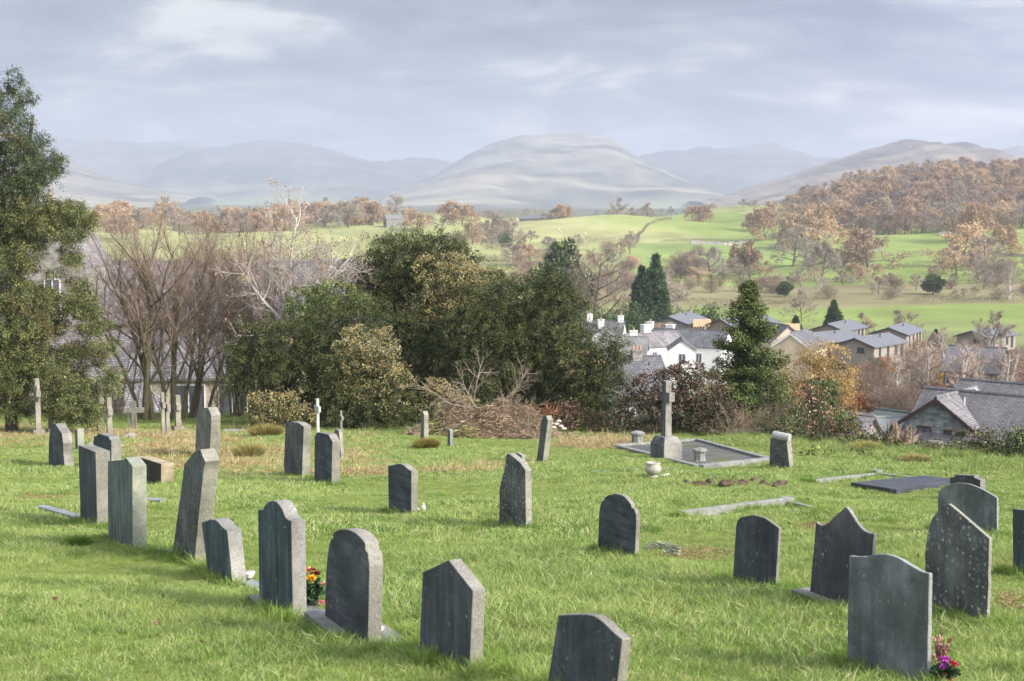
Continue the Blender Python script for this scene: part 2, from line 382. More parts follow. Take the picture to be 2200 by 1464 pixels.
# ------------------------------------------------------------------ gravestones
def slate(name, face, side, lichen=.25, streak=.5, spots=6, seed=0.0, warm=0.0, spotc=(.38, .385, .33), pattern='v'):
    t = NT(name, .75, .12); v = t.coord('Object'); ge = t.geo()
    at_ = t.n('ShaderNodeVectorMath', operation='ADD'); at_.inputs[1].default_value = (seed * 3.1, seed * 5.7, seed * 1.3); t.l(v, at_.inputs[0]); v = at_.outputs[0]
    mp = t.n('ShaderNodeMapping'); mp.inputs['Scale'].default_value = (9, 9, .9) if pattern == 'v' else (4, 4, 4); 
    if pattern == 'd': mp.inputs['Rotation'].default_value = (.7, .5, 0); mp.inputs['Scale'].default_value = (1.2, 1.2, 9)
    t.l(v, mp.inputs['Vector'])
    st = t.noise(mp.outputs[0], 1.4, 6, .65); big = t.noise(v, 2.3, 4, .6); fine = t.noise(v, 60, 3, .6)
    d = tuple(c * .6 for c in face); l_ = tuple(c * 1.9 + .01 for c in face)
    c = t.ramp(t.math('ADD', t.math('MULTIPLY', st, streak), t.math('MULTIPLY', big, 1 - streak)), [(.33, d), (.5, face), (.68, l_)])
    # end and top faces coloured paler, the light they catch worked into the stone
    vt = t.n('ShaderNodeVectorMath', operation='DOT_PRODUCT'); 
    at2 = t.n('ShaderNodeAttribute', attribute_name='face_dir', attribute_type='GEOMETRY'); t.l(ge.outputs['True Normal'], vt.inputs[0]); t.l(at2.outputs['Vector'], vt.inputs[1])
    k = t.ramp(t.math('ABSOLUTE', vt.outputs['Value']), [(.55, 1), (.75, 0)])
    sd = t.ramp(t.math('ADD', t.math('MULTIPLY', fine, .5), t.math('MULTIPLY', big, .5)), [(.35, tuple(q * .62 for q in side)), (.65, tuple(q * 1.2 for q in side))])
    c = t.mix(k, c, sd)
    vo = t.n('ShaderNodeTexVoronoi'); vo.inputs['Scale'].default_value = spots * 5.5; vo.inputs['Randomness'].default_value = 1
    vw = t.n('ShaderNodeVectorMath', operation='ADD'); nz = t.n('ShaderNodeTexNoise'); nz.inputs['Scale'].default_value = 30; t.l(v, nz.inputs['Vector'])
    sc_ = t.n('ShaderNodeVectorMath', operation='SCALE'); sc_.inputs['Scale'].default_value = .05; t.l(nz.outputs['Color'], sc_.inputs[0]); t.l(v, vw.inputs[0]); t.l(sc_.outputs[0], vw.inputs[1]); t.l(vw.outputs[0], vo.inputs['Vector'])
    dots = t.ramp(vo.outputs['Distance'], [(.20, 1), (.32, 0)])
    pick = t.ramp(t.noise(v, 7, 3, .6), [(.62 - lichen * .45, 0), (.72 - lichen * .45, 1)])
    pick = t.mix(1.0, pick, t.ramp(vo.outputs['Color'], [(.35, 0), (.6, 1)]), 'MULTIPLY')
    c = t.mix(t.mix(1.0, dots, pick, 'MULTIPLY'), c, spotc)
    sp = t.ramp(t.noise(v, 150, 2, .5), [(.60, 0), (.72, .5 * min(1, lichen * 2 + .15))]); c = t.mix(sp, c, spotc)
    salt = t.ramp(t.noise(v, 95, 2, .7), [(.40, .72), (.60, 1.3)]); c = t.mix(.32, c, salt, 'MULTIPLY'); blot = t.ramp(t.noise(v, 3.1, 6, .7), [(.35, .7), (.65, 1.35)]); c = t.mix(.7, c, blot, 'MULTIPLY')
    sp2 = t.ramp(t.noise(v, 26, 4, .65), [(.66 - lichen * .14, 0), (.72 - lichen * .12, .8)]); c = t.mix(t.mix(1.0, sp2, t.ramp(t.noise(v, 2.7, 3, .6), [(.45, 0), (.6, 1)]), 'MULTIPLY'), c, spotc)
    t.bump(t.math('ADD', fine, t.math('MULTIPLY', st, .6)), .35, .012)
    return t.out(c)
SL = {}
def get_slate(kind, seed):
    P = {'dark': ((0.077, 0.085, 0.098), (.26, .245, .21), .12, .55), 'blue': ((0.069, 0.094, 0.106), (.27, .26, .235), .1, .7),
         'lichen': ((0.098, 0.106, 0.106), (.29, .275, .225), .72, .4), 'speck': ((0.094, 0.100, 0.103), (.31, .295, .245), .45, .55),
         'green': ((.135, .165, .15), (.33, .34, .27), .08, .6), 'pale': ((.17, .165, .15), (.29, .275, .225), .4, .6),
         'brown': ((.045, .04, .032), (.40, .33, .22), .3, .8), 'grey': ((.14, .155, .16), (.30, .31, .29), .12, .35), 'granite': ((0.085, 0.085, 0.092), (.25, .245, .235), .15, .25)}[kind]
    return slate('slate_' + kind, P[0], P[1], P[2], P[3], seed=seed, spots=5 if kind != 'lichen' else 4, pattern='d' if int(seed) % 3 == 1 else 'v')

U0 = np.array((.47, -.883)); FOOT = []     # width direction shared by the rows of stones; footprints where no grass stands
def unit(a): a = np.array(a, float); return a / np.linalg.norm(a)
def stone(outline, tpx, kind, label, group=None, rot=0.0, seed=None, thick=None, plinth=None, rough=0.0011, base_py=None, name='gravestone', cat='gravestone', bevel=.008):
    """outline: the face in picture pixels, from its far foot over the top to the near foot; becomes a slab with its own distance and thickness"""
    a = R(rot); u = unit((U0[0] * math.cos(a) - U0[1] * math.sin(a), U0[0] * math.sin(a) + U0[1] * math.cos(a)))
    nb = np.array((-u[1], u[0]))                # towards the hidden side
    if nb[0] < 0: nb = -nb
    o = [np.array(q, float) for q in outline]; near = o[-1]
    P = ground(near[0], base_py or near[1]); 
    def onface(px, py):                         # pixel -> (s along u, z) on the vertical face plane through P
        d = ray(px, py); # P + s u = d t
        A = np.array([[u[0], -d[0]], [u[1], -d[1]]]); s, t = np.linalg.solve(A, -P[:2]); return s, d[2] * t
    pts = [onface(*q) for q in o]
    U = (near[0] + tpx - 1100) / F / cp; t = (U * P[1] - P[0]) / (nb[0] - U * nb[1]); t = thick or max(.03, t)
    # continue both feet below the turf
    def down(p, q):
        z = min(p[1], P[2]) - .35; k = (p[1] - z) / max(.05, q[1] - p[1]); return (p[0] - np.clip((q[0] - p[0]) * k, -.06, .06), z)
    low = [down(pts[0], pts[1])]; lowr = [down(pts[-1], pts[-2])]
    pts = low + pts + lowr
    if rough:
        new = []
        for i, (p, q) in enumerate(zip(pts, pts[1:] + pts[:1])):
            new.append(p); L = math.hypot(q[0] - p[0], q[1] - p[1]); k = int(L / .07) if i != len(pts) - 1 else 0
            for j in range(1, k + 1):
                f = j / (k + 1); new.append((p[0] + (q[0] - p[0]) * f + random.uniform(-1, 1) * rough, p[1] + (q[1] - p[1]) * f + random.uniform(-1, 1) * rough))
        pts = new
    root = thing(name, P, label, cat, group)
    V = [(u[0] * s, u[1] * s, z - P[2]) for s, z in pts]
    mb = MB().prism(V, (nb[0] * t, nb[1] * t, 0))
    mat = get_slate(kind, seed if seed is not None else near[0] * .0137 % 9)
    ob = mb.build('slab', mat, root, bevel=bevel)
    at_ = ob.data.attributes.new('face_dir', 'FLOAT_VECTOR', 'POINT'); at_.data.foreach_set('vector', np.tile((nb[0], nb[1], 0), (len(ob.data.vertices), 1)).astype(np.float32).ravel())
    ss = [p[0] for p in pts]; w = max(ss) - min(ss); mid = (max(ss) + min(ss)) / 2
    cx, cy = P[0] + u[0] * mid + nb[0] * t / 2, P[1] + u[1] * mid + nb[1] * t / 2
    FOOT.append((cx, cy, u, w / 2 + .02, t / 2 + .015))
    if plinth:
        ew, et, h, off = plinth
        ang = math.atan2(u[1], u[0]); zc = h1(cx, cy) - P[2]
        MB().box((cx - P[0] + nb[0] * off, cy - P[1] + nb[1] * off, zc + h - .15), (w + ew, t + et, .3), ang).build('plinth', get_slate('granite', 2.2), root, bevel=.008)
        FOOT.append((cx + nb[0] * off, cy + nb[1] * off, u, w / 2 + ew / 2, t / 2 + et / 2))
    print('stone %-14s d=%.1f w=%.2f t=%.2f h=%.2f' % (kind, P[1], w, t, max(p[1] for p in pts) - P[2]))
    return root

GA, GB = 'gravestones in the long left row', 'gravestones of the right cluster'
stone([(106, 1012), (104, 985), (105, 950), (107.6, 921), (112, 911), (119, 911), (125, 921), (133, 932), (135.6, 954), (136, 977), (140, 1010)], 12, 'dark', 'rough dark slate headstone with a jagged sloping top, far left of the grass', rough=.008)
stone([(162, 969), (160, 927), (166, 921), (167.5, 971)], 7, 'green', 'narrow pale green slab standing behind the jagged dark slate on the far left')
stone([(202, 1004), (200, 950), (202, 938), (207, 937), (212, 932), (233, 938), (235, 944), (239, 947), (239, 1010)], 14, 'blue', 'blue-grey lichened headstone with notched shoulders behind the plain square slab', rough=.003)
stone([(173, 1126), (171, 1050), (168, 957), (205, 971.5), (209, 1136)], 20, 'dark', 'plain square-topped dark slab with pale end, leftmost stone of the long row', GA, seed=2)
stone([(233, 1172), (231.5, 1085), (231.5, 991), (266, 988), (269, 983), (275, 990), (284, 1002), (285, 1189)], 19, 'green', 'pale green riven slate headstone split by a dark vertical ridge', GA, seed=3.1)
stone([(302, 1036), (294.5, 981), (346, 997), (346, 1046)], 20, 'brown', 'low broken brown stone with black streaks behind the green slate', rough=.006, seed=0)
stone([(368, 1198), (380, 1118), (396, 997), (415, 974), (422, 967), (430, 966), (437, 985), (440, 992), (437, 1010), (429, 1085), (417, 1213)], 21, 'speck', 'tall dark pointed stone leaning to the right with thick pale end', GA, rough=.003, seed=6)
stone([(418, 990), (419, 965), (423, 890), (428, 882), (435, 876), (447, 877), (454, 893), (452, 950), (450, 984)], 15, 'pale', 'tall pale lichen-covered stone with clipped top corners behind the leaning one', rough=.003, seed=2.4)
stone([(612, 1024), (609.5, 1000), (613.6, 909), (626, 906.5), (640, 908), (652.5, 917), (648.5, 1030)], 12, 'speck', 'round-shouldered slate speckled white with a patched white edge, mid left', seed=3, rough=.002)
stone([(675, 1040), (676, 940), (679, 931), (683, 929), (706, 934), (709, 941), (714, 949), (712, 1044)], 13, 'dark', 'dark slab with scooped shoulders beside the white-speckled slate', seed=4.4)
stone([(721, 992), (720, 955), (718, 926), (722, 922.5), (728, 926), (730, 945), (733, 992)], 4, 'pale', 'broken pale weathered stump standing just behind the scooped dark slab', rough=.006)
stone([(903, 947), (904.7, 888), (908.5, 883.5), (911, 892), (911, 948)], 8.5, 'pale', 'narrow pale round-topped slab at the left end of the brushwood heap', rough=.002)
stone([(961, 961), (961.5, 926), (964, 922), (967, 926), (967, 963)], 6, 'grey', 'tiny grey round-topped marker in front of the brushwood heap', thick=.09)
stone([(1153, 988), (1163, 905), (1166, 894), (1173, 893.5), (1177, 904), (1166, 992)], 12, 'speck', 'tall narrow stone leaning right in front of the brown heap', seed=5, rough=.002)
stone([(835, 1104), (833.4, 1001), (844.7, 999.5), (852, 997.5), (859.4, 996.5), (868, 1000), (873, 1005), (878, 1009.4), (883.7, 1012.8), (883.3, 1111)], 11.5, 'dark', 'smooth dark headstone with an ogee top and a pale diagonal vein, centre of the grass', seed=1.2)
stone([(1069, 1137), (1072.5, 1102), (1073, 1051), (1077.5, 1030), (1082.6, 1013.6), (1088, 976), (1092, 974.6), (1105, 984), (1119.5, 997), (1128.7, 1011.5), (1130, 1143.6)], 14, 'lichen', 'blotchy lichen-covered headstone with a ragged left edge and sloping top', rough=.006, seed=3)
stone([(1108, 1004), (1109, 972), (1121, 979), (1122, 1006)], 8, 'grey', 'small grey stone peeping from behind the ragged lichen-covered headstone')
stone([(1284, 1178), (1287, 1101.7), (1290, 1085), (1292, 1078.6), (1298, 1074), (1299, 1069), (1307, 1064), (1319, 1061), (1333, 1063), (1341, 1067), (1349, 1075), (1355, 1084), (1356.5, 1091), (1362, 1094), (1366, 1105), (1367, 1118.5), (1363.6, 1203)], 13, 'dark', 'dark slate headstone with round top and notched shoulders beside pale dried flowers', seed=4.1)
stone([(698, 1354), (698, 1280), (700, 1235), (702.7, 1198), (706, 1175), (710, 1160), (715, 1157), (716, 1144), (727, 1138.5), (739, 1137), (753, 1140), (763, 1145), (771, 1151.5), (779, 1160), (784, 1168), (784.7, 1182), (789.6, 1188), (793.4, 1217), (789.6, 1388)], 24, 'dark', 'round-topped dark slate with notched shoulders on a grey base slab, front left', GA, seed=1.0, plinth=(.30, .30, .05, .05))
stone([(557, 1292), (554, 1095), (564.5, 1095), (567, 1089), (571, 1083.5), (576, 1079), (581, 1077), (588, 1076), (594, 1079), (600, 1085), (605, 1093), (608.6, 1101), (611, 1109), (614.4, 1114), (620, 1118), (625.4, 1119.7), (629, 1330)], 22, 'blue', 'tall blue-green stained headstone with domed top and square shoulders beside the bouquet', GA, seed=2.7, plinth=(.16, .30, .03, .08))
stone([(448, 1244), (432.7, 1123), (443.5, 1119.7), (452, 1116), (462, 1117), (470, 1124), (475, 1130), (482, 1137), (488, 1142), (500, 1260)], 21, 'blue', 'small dark headstone tilted to the left with an ogee top', GA, seed=3.3)
stone([(900.5, 1395), (907.7, 1229.6), (963.5, 1203.6), (1015.5, 1269.5), (1008, 1450)], 26, 'dark', 'gable-topped dark headstone with one white fleck, bottom centre', GA, seed=5.1, plinth=(.06, .14, .0, .05))
stone([(1172, 1492), (1199, 1322), (1222, 1321), (1245, 1320), (1260, 1320.5), (1274.7, 1323), (1285, 1329), (1295.7, 1337), (1306, 1347), (1316.7, 1357.6), (1326, 1366), (1336.8, 1373.5), (1318, 1535)], 27, 'dark', 'dark ogee-topped headstone cut off by the bottom edge of the picture', GA, seed=0.4)
stone([(1574, 1248.5), (1579.5, 1152), (1581, 1130), (1584, 1118.5), (1590, 1112), (1597, 1110), (1618, 1106.7), (1639, 1112), (1650, 1118), (1660, 1125), (1673.5, 1135), (1665, 1272)], 14, 'dark', 'dark round-topped headstone leaning slightly right, left of the ornate one', GB, seed=6.2)
stone([(1738, 1288), (1753, 1120.6), (1757, 1126), (1765, 1129), (1772, 1128), (1777.5, 1125), (1784, 1119), (1790, 1112), (1798, 1105), (1805, 1099.6), (1817, 1089), (1825, 1098), (1832, 1109), (1838, 1119), (1844.7, 1128), (1850, 1135), (1857, 1141), (1868, 1146), (1878, 1147), (1862, 1312)], 13, 'granite', 'dark headstone with a sharp concave point and flared shoulders', GB, seed=2, plinth=(.14, .2, .035, .0))
stone([(1818.7, 1446), (1823.7, 1194), (1843, 1196.5), (1861.5, 1196), (1876, 1192), (1891, 1190.6), (1903, 1191), (1916, 1194), (1929, 1199), (1941, 1206), (1954, 1214), (1966, 1221), (1975, 1226), (1983, 1229.6), (1996, 1232.6), (1991.5, 1478)], 19, 'grey', 'clean wide blue-grey headstone with a wavy top, nearest on the right', GB, seed=.2)
stone([(1984, 1325), (1987, 1227), (1987, 1185.6), (1991.5, 1152), (2002, 1114), (2025, 1085.8), (2037.6, 1082.8), (2071, 1110), (2104.8, 1139.5), (2125.7, 1158), (2120.7, 1349)], 16, 'lichen', 'big headstone spotted with pale lichen, sloping top, behind the wavy-topped one', GB, rough=.004, seed=6)
stone([(2014, 1142), (2015.4, 1060), (2021, 1052), (2029, 1045), (2041, 1040.5), (2054.4, 1038), (2067, 1038), (2079.6, 1039.6), (2092, 1043.5), (2104.8, 1049), (2125.7, 1059.7), (2141.7, 1070), (2141.7, 1156)], 11, 'grey', 'wide grey arched headstone standing behind the lichen-spotted one', GB, seed=3.4)
stone([(2176, 1236), (2175, 1093), (2240, 1101), (2240, 1248)], 14, 'blue', 'dark flat-topped headstone cut by the right edge of the picture', GB, seed=5.5)
stone([(2041, 1060), (2041, 1026), (2051, 1025), (2051, 1020), (2092, 1022), (2093, 1027), (2106, 1032), (2106, 1064)], 4, 'granite', 'squat dark stone with a stepped top half hidden by the grey arched one', thick=.12)
sc_ = stone([(1652.7, 1006), (1654.7, 940), (1690, 946), (1697, 1010)], 15, 'lichen', 'squat lichen-grey lectern stone topped by a carved scroll near the boundary wall', seed=1.5, rough=.003)
p = np.array(sc_.location); d_ = p[1]
a0 = at(1662, 934, d_ + .12) - p; a1 = at(1697, 941, d_ - .1) - p
MB().tube([a0, a1], .085, 12).build('scroll', plain('scroll_stone', (.36, .37, .36), .8), sc_, bevel=.004)
stone([(104, 925), (102.5, 890), (106, 884), (113, 885), (115, 925)], 5, 'pale', 'pale round-topped stone beside the old cross at the far left', thick=.12)

# ------------------------------------------------------------------ crosses
weath = slate('weathered_stone', (.20, .185, .165), (.30, .27, .22), .3, .6, seed=1)
weath_d = slate('weathered_dark_stone', (.11, .11, .115), (.27, .26, .23), .2, .6, seed=4, pattern='v')
white_st = plain('white_marble', (.44, .46, .41), .7, .2)
def face_dir(ob, u):
    nb = (-u[1], u[0], 0); at_ = ob.data.attributes.new('face_dir', 'FLOAT_VECTOR', 'POINT'); at_.data.foreach_set('vector', np.tile(nb, (len(ob.data.vertices), 1)).astype(np.float32).ravel())
def cross(px, top, base, arm_row, arm_h, postpx, armpx, label, mat, rot, dpx=None, base_block=None, ring=False, taper=.85, group=None, cham=False, steps=None):
    """px: column of the shaft, rows in picture pixels; armpx: whole visible arm span"""
    P = ground(px, base); d = P[1]; k = pxm(d)
    root = thing('stone_cross', P, label, 'grave cross', group)
    H_ = (base - top) * k; w = postpx * k; L = armpx * k if rot < 20 else .36 * (H_ - (base_block[1] * k if base_block else 0)); w = w if rot < 20 else w / 1.12; t = w * .92 if rot > 20 else postpx * .75 * k; za = (base - arm_row) * k; ah = arm_h * k
    z0 = base_block[1] * k if base_block else -.2
    mb = MB(); mb.box((0, 0, (z0 + H_) / 2), (w, t, H_ - z0), top=taper); mb.build('shaft', mat, root, bevel=.012)
    mb = MB()
    mb.box((0, 0, za), (L, t * .86, ah))
    mb.build('arms', mat, root, bevel=.012)
    if ring:
        r = L * .40; mb = MB()
        for i in range(4):
            pts = [(r * math.cos(q), 0, za + r * math.sin(q)) for q in np.linspace(i * math.pi / 2 + .12, (i + 1) * math.pi / 2 - .12, 6)]
            mb.tube(pts, t * .3, 5)
        mb.build('ring', mat, root)
    if base_block:
        bw, bh = base_block[0] * k, base_block[1] * k
        mb = MB(); mb.box((0, 0, bh * .5 - .1), (bw, bw * .8, bh + .2), top=.95)
        if cham:
            mb = MB(); mb.box((0, 0, bh * .36 - .1), (bw, bw * .82, bh * .72 + .2), top=.97); mb.box((0, 0, bh * .86), (bw * .94, bw * .77, bh * .28), top=.72)
        mb.build('base_block', mat, root, bevel=.02)
    root.rotation_euler.z = R(rot)
    for ch in root.children: face_dir(ch, (math.cos(R(rot)), math.sin(R(rot))))
    FOOT.append((P[0], P[1], np.array((1., 0)), w * .8, w * .8))
    return root
cross(1431, 815, 986, 849, 20, 20, 33, 'tall grey stone cross on a chamfered pedestal at the paved plot', weath_d, 116, dpx=14, base_block=(58, 50), cham=True)
cross(83, 811, 938, 843, 13, 14, 30, 'ringed stone cross on a block base beside the big conifer', weath, 116, base_block=(32, 15), ring=True)
cross(216, 819, 932, 858, 14, 15, 26, 'tallest weathered cross of the left pair, seen almost edge on', weath, 116)
cross(236, 853, 938, 883, 15, 14, 25, 'shorter weathered cross just right of the tallest one', weath, 116)
cross(289, 861, 922, 881, 11, 11, 43, 'plain wide-armed stone cross facing the viewer at the bare trees', weath, 4)
cross(351, 842, 938, 868, 12, 10, 20, 'slim cross in front of the bare trees, left of a close pair', weath, 116)
cross(361, 851, 938, 872, 12, 10, 20, 'slim cross in front of the bare trees, right of a close pair', weath, 116)
cross(383, 848, 925, 874, 12, 14, 28, 'thick weathered cross on a low block at the foot of the bare trees', weath, 116, base_block=(30, 10))
cross(683, 855, 948, 877, 13, 8.5, 16, 'slim white stone cross on a small white base', white_st, 116, dpx=8, base_block=(17, 10))
cross(733, 881, 940, 897, 9, 6.5, 13, 'thin grey weathered cross before the dark yew', weath_d, 116)
cross(1134, 892, 942, 911, 6, 6, 17, 'small thin mossy cross standing against the brown heap', plain('mossy_wood', (.12, .12, .08)), 25)
P = ground(277, 922); r_ = thing('white_pole', P, 'thin white pole beside the wide-armed cross', 'pole'); k = pxm(P[1])
MB().tube([(0, 0, -.2), (0, 0, 46 * k)], .028, 8).build('post', plain('white_paint', (.7, .7, .68), .5, .08), r_); MB().lathe([(.035, 0), (.035, .03), (.01, .05)], 8, (0, 0, 46 * k)).build('cap', plain('white_paint_cap', (.7, .7, .68), .5, .08), r_)

# ------------------------------------------------------------------ low things on the grass
def rock(name, P, size, mat, label, cat, group=None, seed=0, flat=.7):
    bm = bmesh.new(); bmesh.ops.create_icosphere(bm, subdivisions=3, radius=1)
    for v in bm.verts:
        n_ = mnoise.noise(v.co * 1.3 + Vector((seed, seed * 2, 0))) * .35 + mnoise.noise(v.co * 3 + Vector((seed, 0, 5))) * .15
        v.co *= 1 + n_; v.co.x *= size[0]; v.co.y *= size[1]; v.co.z = v.co.z * size[2] * flat
    me = bpy.data.meshes.new(name); bm.to_mesh(me); bm.free(); me.materials.append(mat)
    o = link(name, me); o.location = P; return tag(o, label, cat, group)
rock_m = plain('grey_rock', (.30, .28, .25), .9, .35, 7)
P = ground(281, 942); rock('boulder', P, (.21, .2, .22), rock_m, 'rounded grey boulder in the dry grass before the wide-armed cross', 'rock', seed=3)
P = ground(196, 960); rock('boulder', P + np.array((0, 0, .03)), (.13, .12, .12), rock_m, 'small whitish stone between the green slab and the blue-grey headstone', 'rock', seed=5)
def slab_quad(pix, h, mat, name, label, cat, parent=None, sink=.12, drop=True):
    pts = [ground(*q) for q in pix]; c = sum(pts) / len(pts)
    root = parent or None
    V = [(p[0], p[1], p[2] - sink) for p in pts]
    mb = MB().prism(V, (0, 0, sink + h)); o = mb.build(name, mat, root, bevel=.01)
    if parent is None: tag(o, label, cat)
    ux = unit(pts[1][:2] - pts[0][:2]); w_ = np.linalg.norm(pts[1][:2] - pts[0][:2]) / 2; v_ = np.linalg.norm(pts[-1][:2] - pts[0][:2]) / 2
    FOOTQ.append([p[:2] for p in pts]); return o
FOOTQ = []
flat_m = plain('grey_slab', (.27, .29, .30), .7, .25, 4); dark_slab = plain('dark_slate_slab', (.055, .06, .075), .55, .45, 3)
slab_quad([(78, 1095), (98, 1092), (172, 1112), (172, 1122)], .05, flat_m, 'ledger_slab', 'flat pale ledger slab sunk in the grass left of the square-topped stone', 'grave slab')
slab_quad([(300, 1081), (312, 1076), (356, 1077), (345, 1082)], .05, flat_m, 'ledger_slab', 'short flat grey slab in the grass right of the green slate', 'grave slab')
slab_quad([(522, 1262), (540, 1252), (562, 1262), (556, 1282)], .04, flat_m, 'ledger_slab', 'small grey footing slab under the white holed vase', 'grave slab')
slab_quad([(632, 1334), (658, 1318), (700, 1316), (700, 1335)], .03, flat_m, 'ledger_slab', 'grey footing slab below the yellow rose bouquet', 'grave slab')
slab_quad([(320, 1186), (345, 1183), (380, 1187), (360, 1193)], .03, flat_m, 'ledger_slab', 'thin slab edge in the turf between green slate and leaning stone', 'grave slab')
slab_quad([(478, 933), (482, 928), (520, 928), (520, 933)], .1, rock_m, 'ledger_slab', 'low grey kerb slab by the brown tussock near the trees', 'grave slab')
# kerb sets
kerb_m = plain('kerb_stone', (.25, .255, .235), .85, .3, 8)
def kerb_set(lines, label, hts, w=.12, mat=kerb_m, extra=()):
    P0 = ground(*lines[0][0]); root = thing('grave_kerb', P0, label, 'grave kerb')
    for (a, b), h in zip(lines, hts):
        A, B = ground(*a), ground(*b); d = B - A; L = np.linalg.norm(d[:2]); nrm = np.array((-d[1], d[0], 0)) / L * w / 2
        V = [A + nrm - P0, A - nrm - P0, B - nrm - P0, B + nrm - P0]; V = [v - np.array((0, 0, .15)) for v in V]
        MB().prism(V, (0, 0, .15 + h)).build('kerb', mat, root, bevel=.012)
        FOOT.append(((A[0] + B[0]) / 2, (A[1] + B[1]) / 2, unit(d[:2]), L / 2, w / 2 + .03))
    for q, s, h in extra:
        A = ground(*q) - P0; MB().box((A[0], A[1], A[2] + h / 2 - .1), (s, s, h + .2), .5).build('corner_block', mat, root, bevel=.015)
    return root
kerb_set([((1462, 1114), (1688, 1084)), ((1690, 1082), (1772, 1102)), ((1776, 1104), (1902, 1124))], 'sloping grey kerb of a sunken grave in front of the round-topped stones', (.10, .05, .03), w=.10, extra=[((1690, 1083), .17, .10)])
kerb_set([((1272, 1019), (1372, 1013)), ((1378, 1013), (1470, 1014)), ((1476, 1015), (1560, 1034)), ((1272, 1019), (1304, 1028))], 'thin grey kerb around the round urn on the grass', (.06, .06, .06, .06))
kerb_set([((1742, 1038), (1880, 1023)), ((1886, 1022), (1985, 1034))], 'low stone kerb behind the black ledger slab', (.06, .06), w=.10, extra=[((1884, 1022), .18, .11)])
slab_quad([(1828, 1047), (1985, 1031), (2056, 1040), (1926, 1063)], .085, dark_slab, 'ledger_slab', 'large black slate ledger slab with pale rubbed marks on the right', 'grave slab')
# paved plot round the tall cross
pv_m = NT('mossy_paving', .85, .2); v = pv_m.coord('Object'); bk = pv_m.n('ShaderNodeTexBrick'); bk.inputs['Scale'].default_value = 1.0; bk.inputs['Brick Width'].default_value = .9; bk.inputs['Row Height'].default_value = .6; bk.inputs['Mortar Size'].default_value = .02
bk.inputs['Color1'].default_value = (.10, .10, .105, 1); bk.inputs['Color2'].default_value = (.16, .155, .15, 1); bk.inputs['Mortar'].default_value = (.05, .055, .03, 1); mp = pv_m.n('ShaderNodeMapping'); mp.inputs['Rotation'].default_value = (0, 0, -1.05); pv_m.l(v, mp.inputs['Vector']); pv_m.l(mp.outputs[0], bk.inputs['Vector'])
c = pv_m.mix(pv_m.ramp(pv_m.noise(v, 1.1, 5, .6), [(.5, 0), (.66, .8)]), bk.outputs['Color'], (.13, .13, .03)); pvm = pv_m.out(c)
pc = [(1322, 962), (1498, 949), (1652, 992), (1500, 1008)]
P0 = ground(1431, 986); root = thing('grave_plot', P0, 'mossy paved grave plot with stone kerbs around the tall cross', 'grave plot')
pts = [ground(*q) for q in pc]; MB().prism([p - P0 - np.array((0, 0, .12)) for p in pts], (0, 0, .15)).build('paving', pvm, root); FOOTQ.append([p[:2] for p in pts])
for a, b in zip(pts, pts[1:] + pts[:1]):
    d = (b - a); L = np.linalg.norm(d[:2]); nr = np.array((-d[1], d[0], 0)) / L * .08; e = d / L * .085
    MB().prism([a + nr + e - P0 - (0, 0, .1), a - nr + e - P0 - (0, 0, .1), b - nr - e - P0 - (0, 0, .1), b + nr - e - P0 - (0, 0, .1)], (0, 0, .19)).build('kerb', kerb_m, root, bevel=.01)
pot_m = plain('lichened_pot', (.24, .235, .21), .9, .4, 9)
for (px, rb, wpx, hpx, lab) in ((1369, 957, 33, 29, 'squat lidded stone pot left of the tall cross'), (1503, 994, 34, 29, 'squat lidded stone pot right of the tall cross')):
    P = ground(px, rb); k = pxm(P[1]); r = wpx * k / 2; h = hpx * k
    root = thing('stone_pot', P + np.array((0, 0, .03)), lab, 'stone pot'); 
    MB().lathe([(r * .86, -.05), (r * .86, h * .06), (r * .72, h * .1), (r * .74, h * .72)], 8).build('body', pot_m, root, bevel=.01)
    MB().lathe([(r * .95, h * .722), (r, h * .78), (r * .97, h * .9), (r * .5, h * .98), (r * .4, h)], 8).build('lid', pot_m, root, bevel=.008)
    FOOT.append((P[0], P[1], np.array((1., 0)), r, r))
P = ground(1403, 1030); k = pxm(P[1]); root = thing('garden_urn', P, 'round pale stone urn on a small foot in the grass', 'urn')
prof = [(.0, -.05), (12 * k, -.05), (12 * k, 6 * k), (8 * k, 10 * k)]; MB().lathe(prof, 20).build('foot', plain('urn_stone', (.42, .40, .33), .9, .25, 12), root)
MB().lathe([(8 * k, 10.2 * k), (14 * k, 14 * k), (18 * k, 21 * k), (17.5 * k, 27 * k), (14 * k, 32 * k), (15.5 * k, 35 * k), (15.5 * k, 37 * k), (12.5 * k, 37 * k), (12 * k, 31 * k), (0.01, 30 * k)], 20).build('bowl', bpy.data.materials['urn_stone'], root, smooth=True)
for i, q in enumerate([(1424, 1028), (1433, 1026)]):
    P = ground(*q); rock('white_pebble', P + np.array((0, 0, .04)), (.06, .06, .05), plain('white_pebble', (.6, .58, .5)), ['white pebble lying right beside the round urn', 'white pebble a little further right of the round urn'][i], 'stone', seed=i)
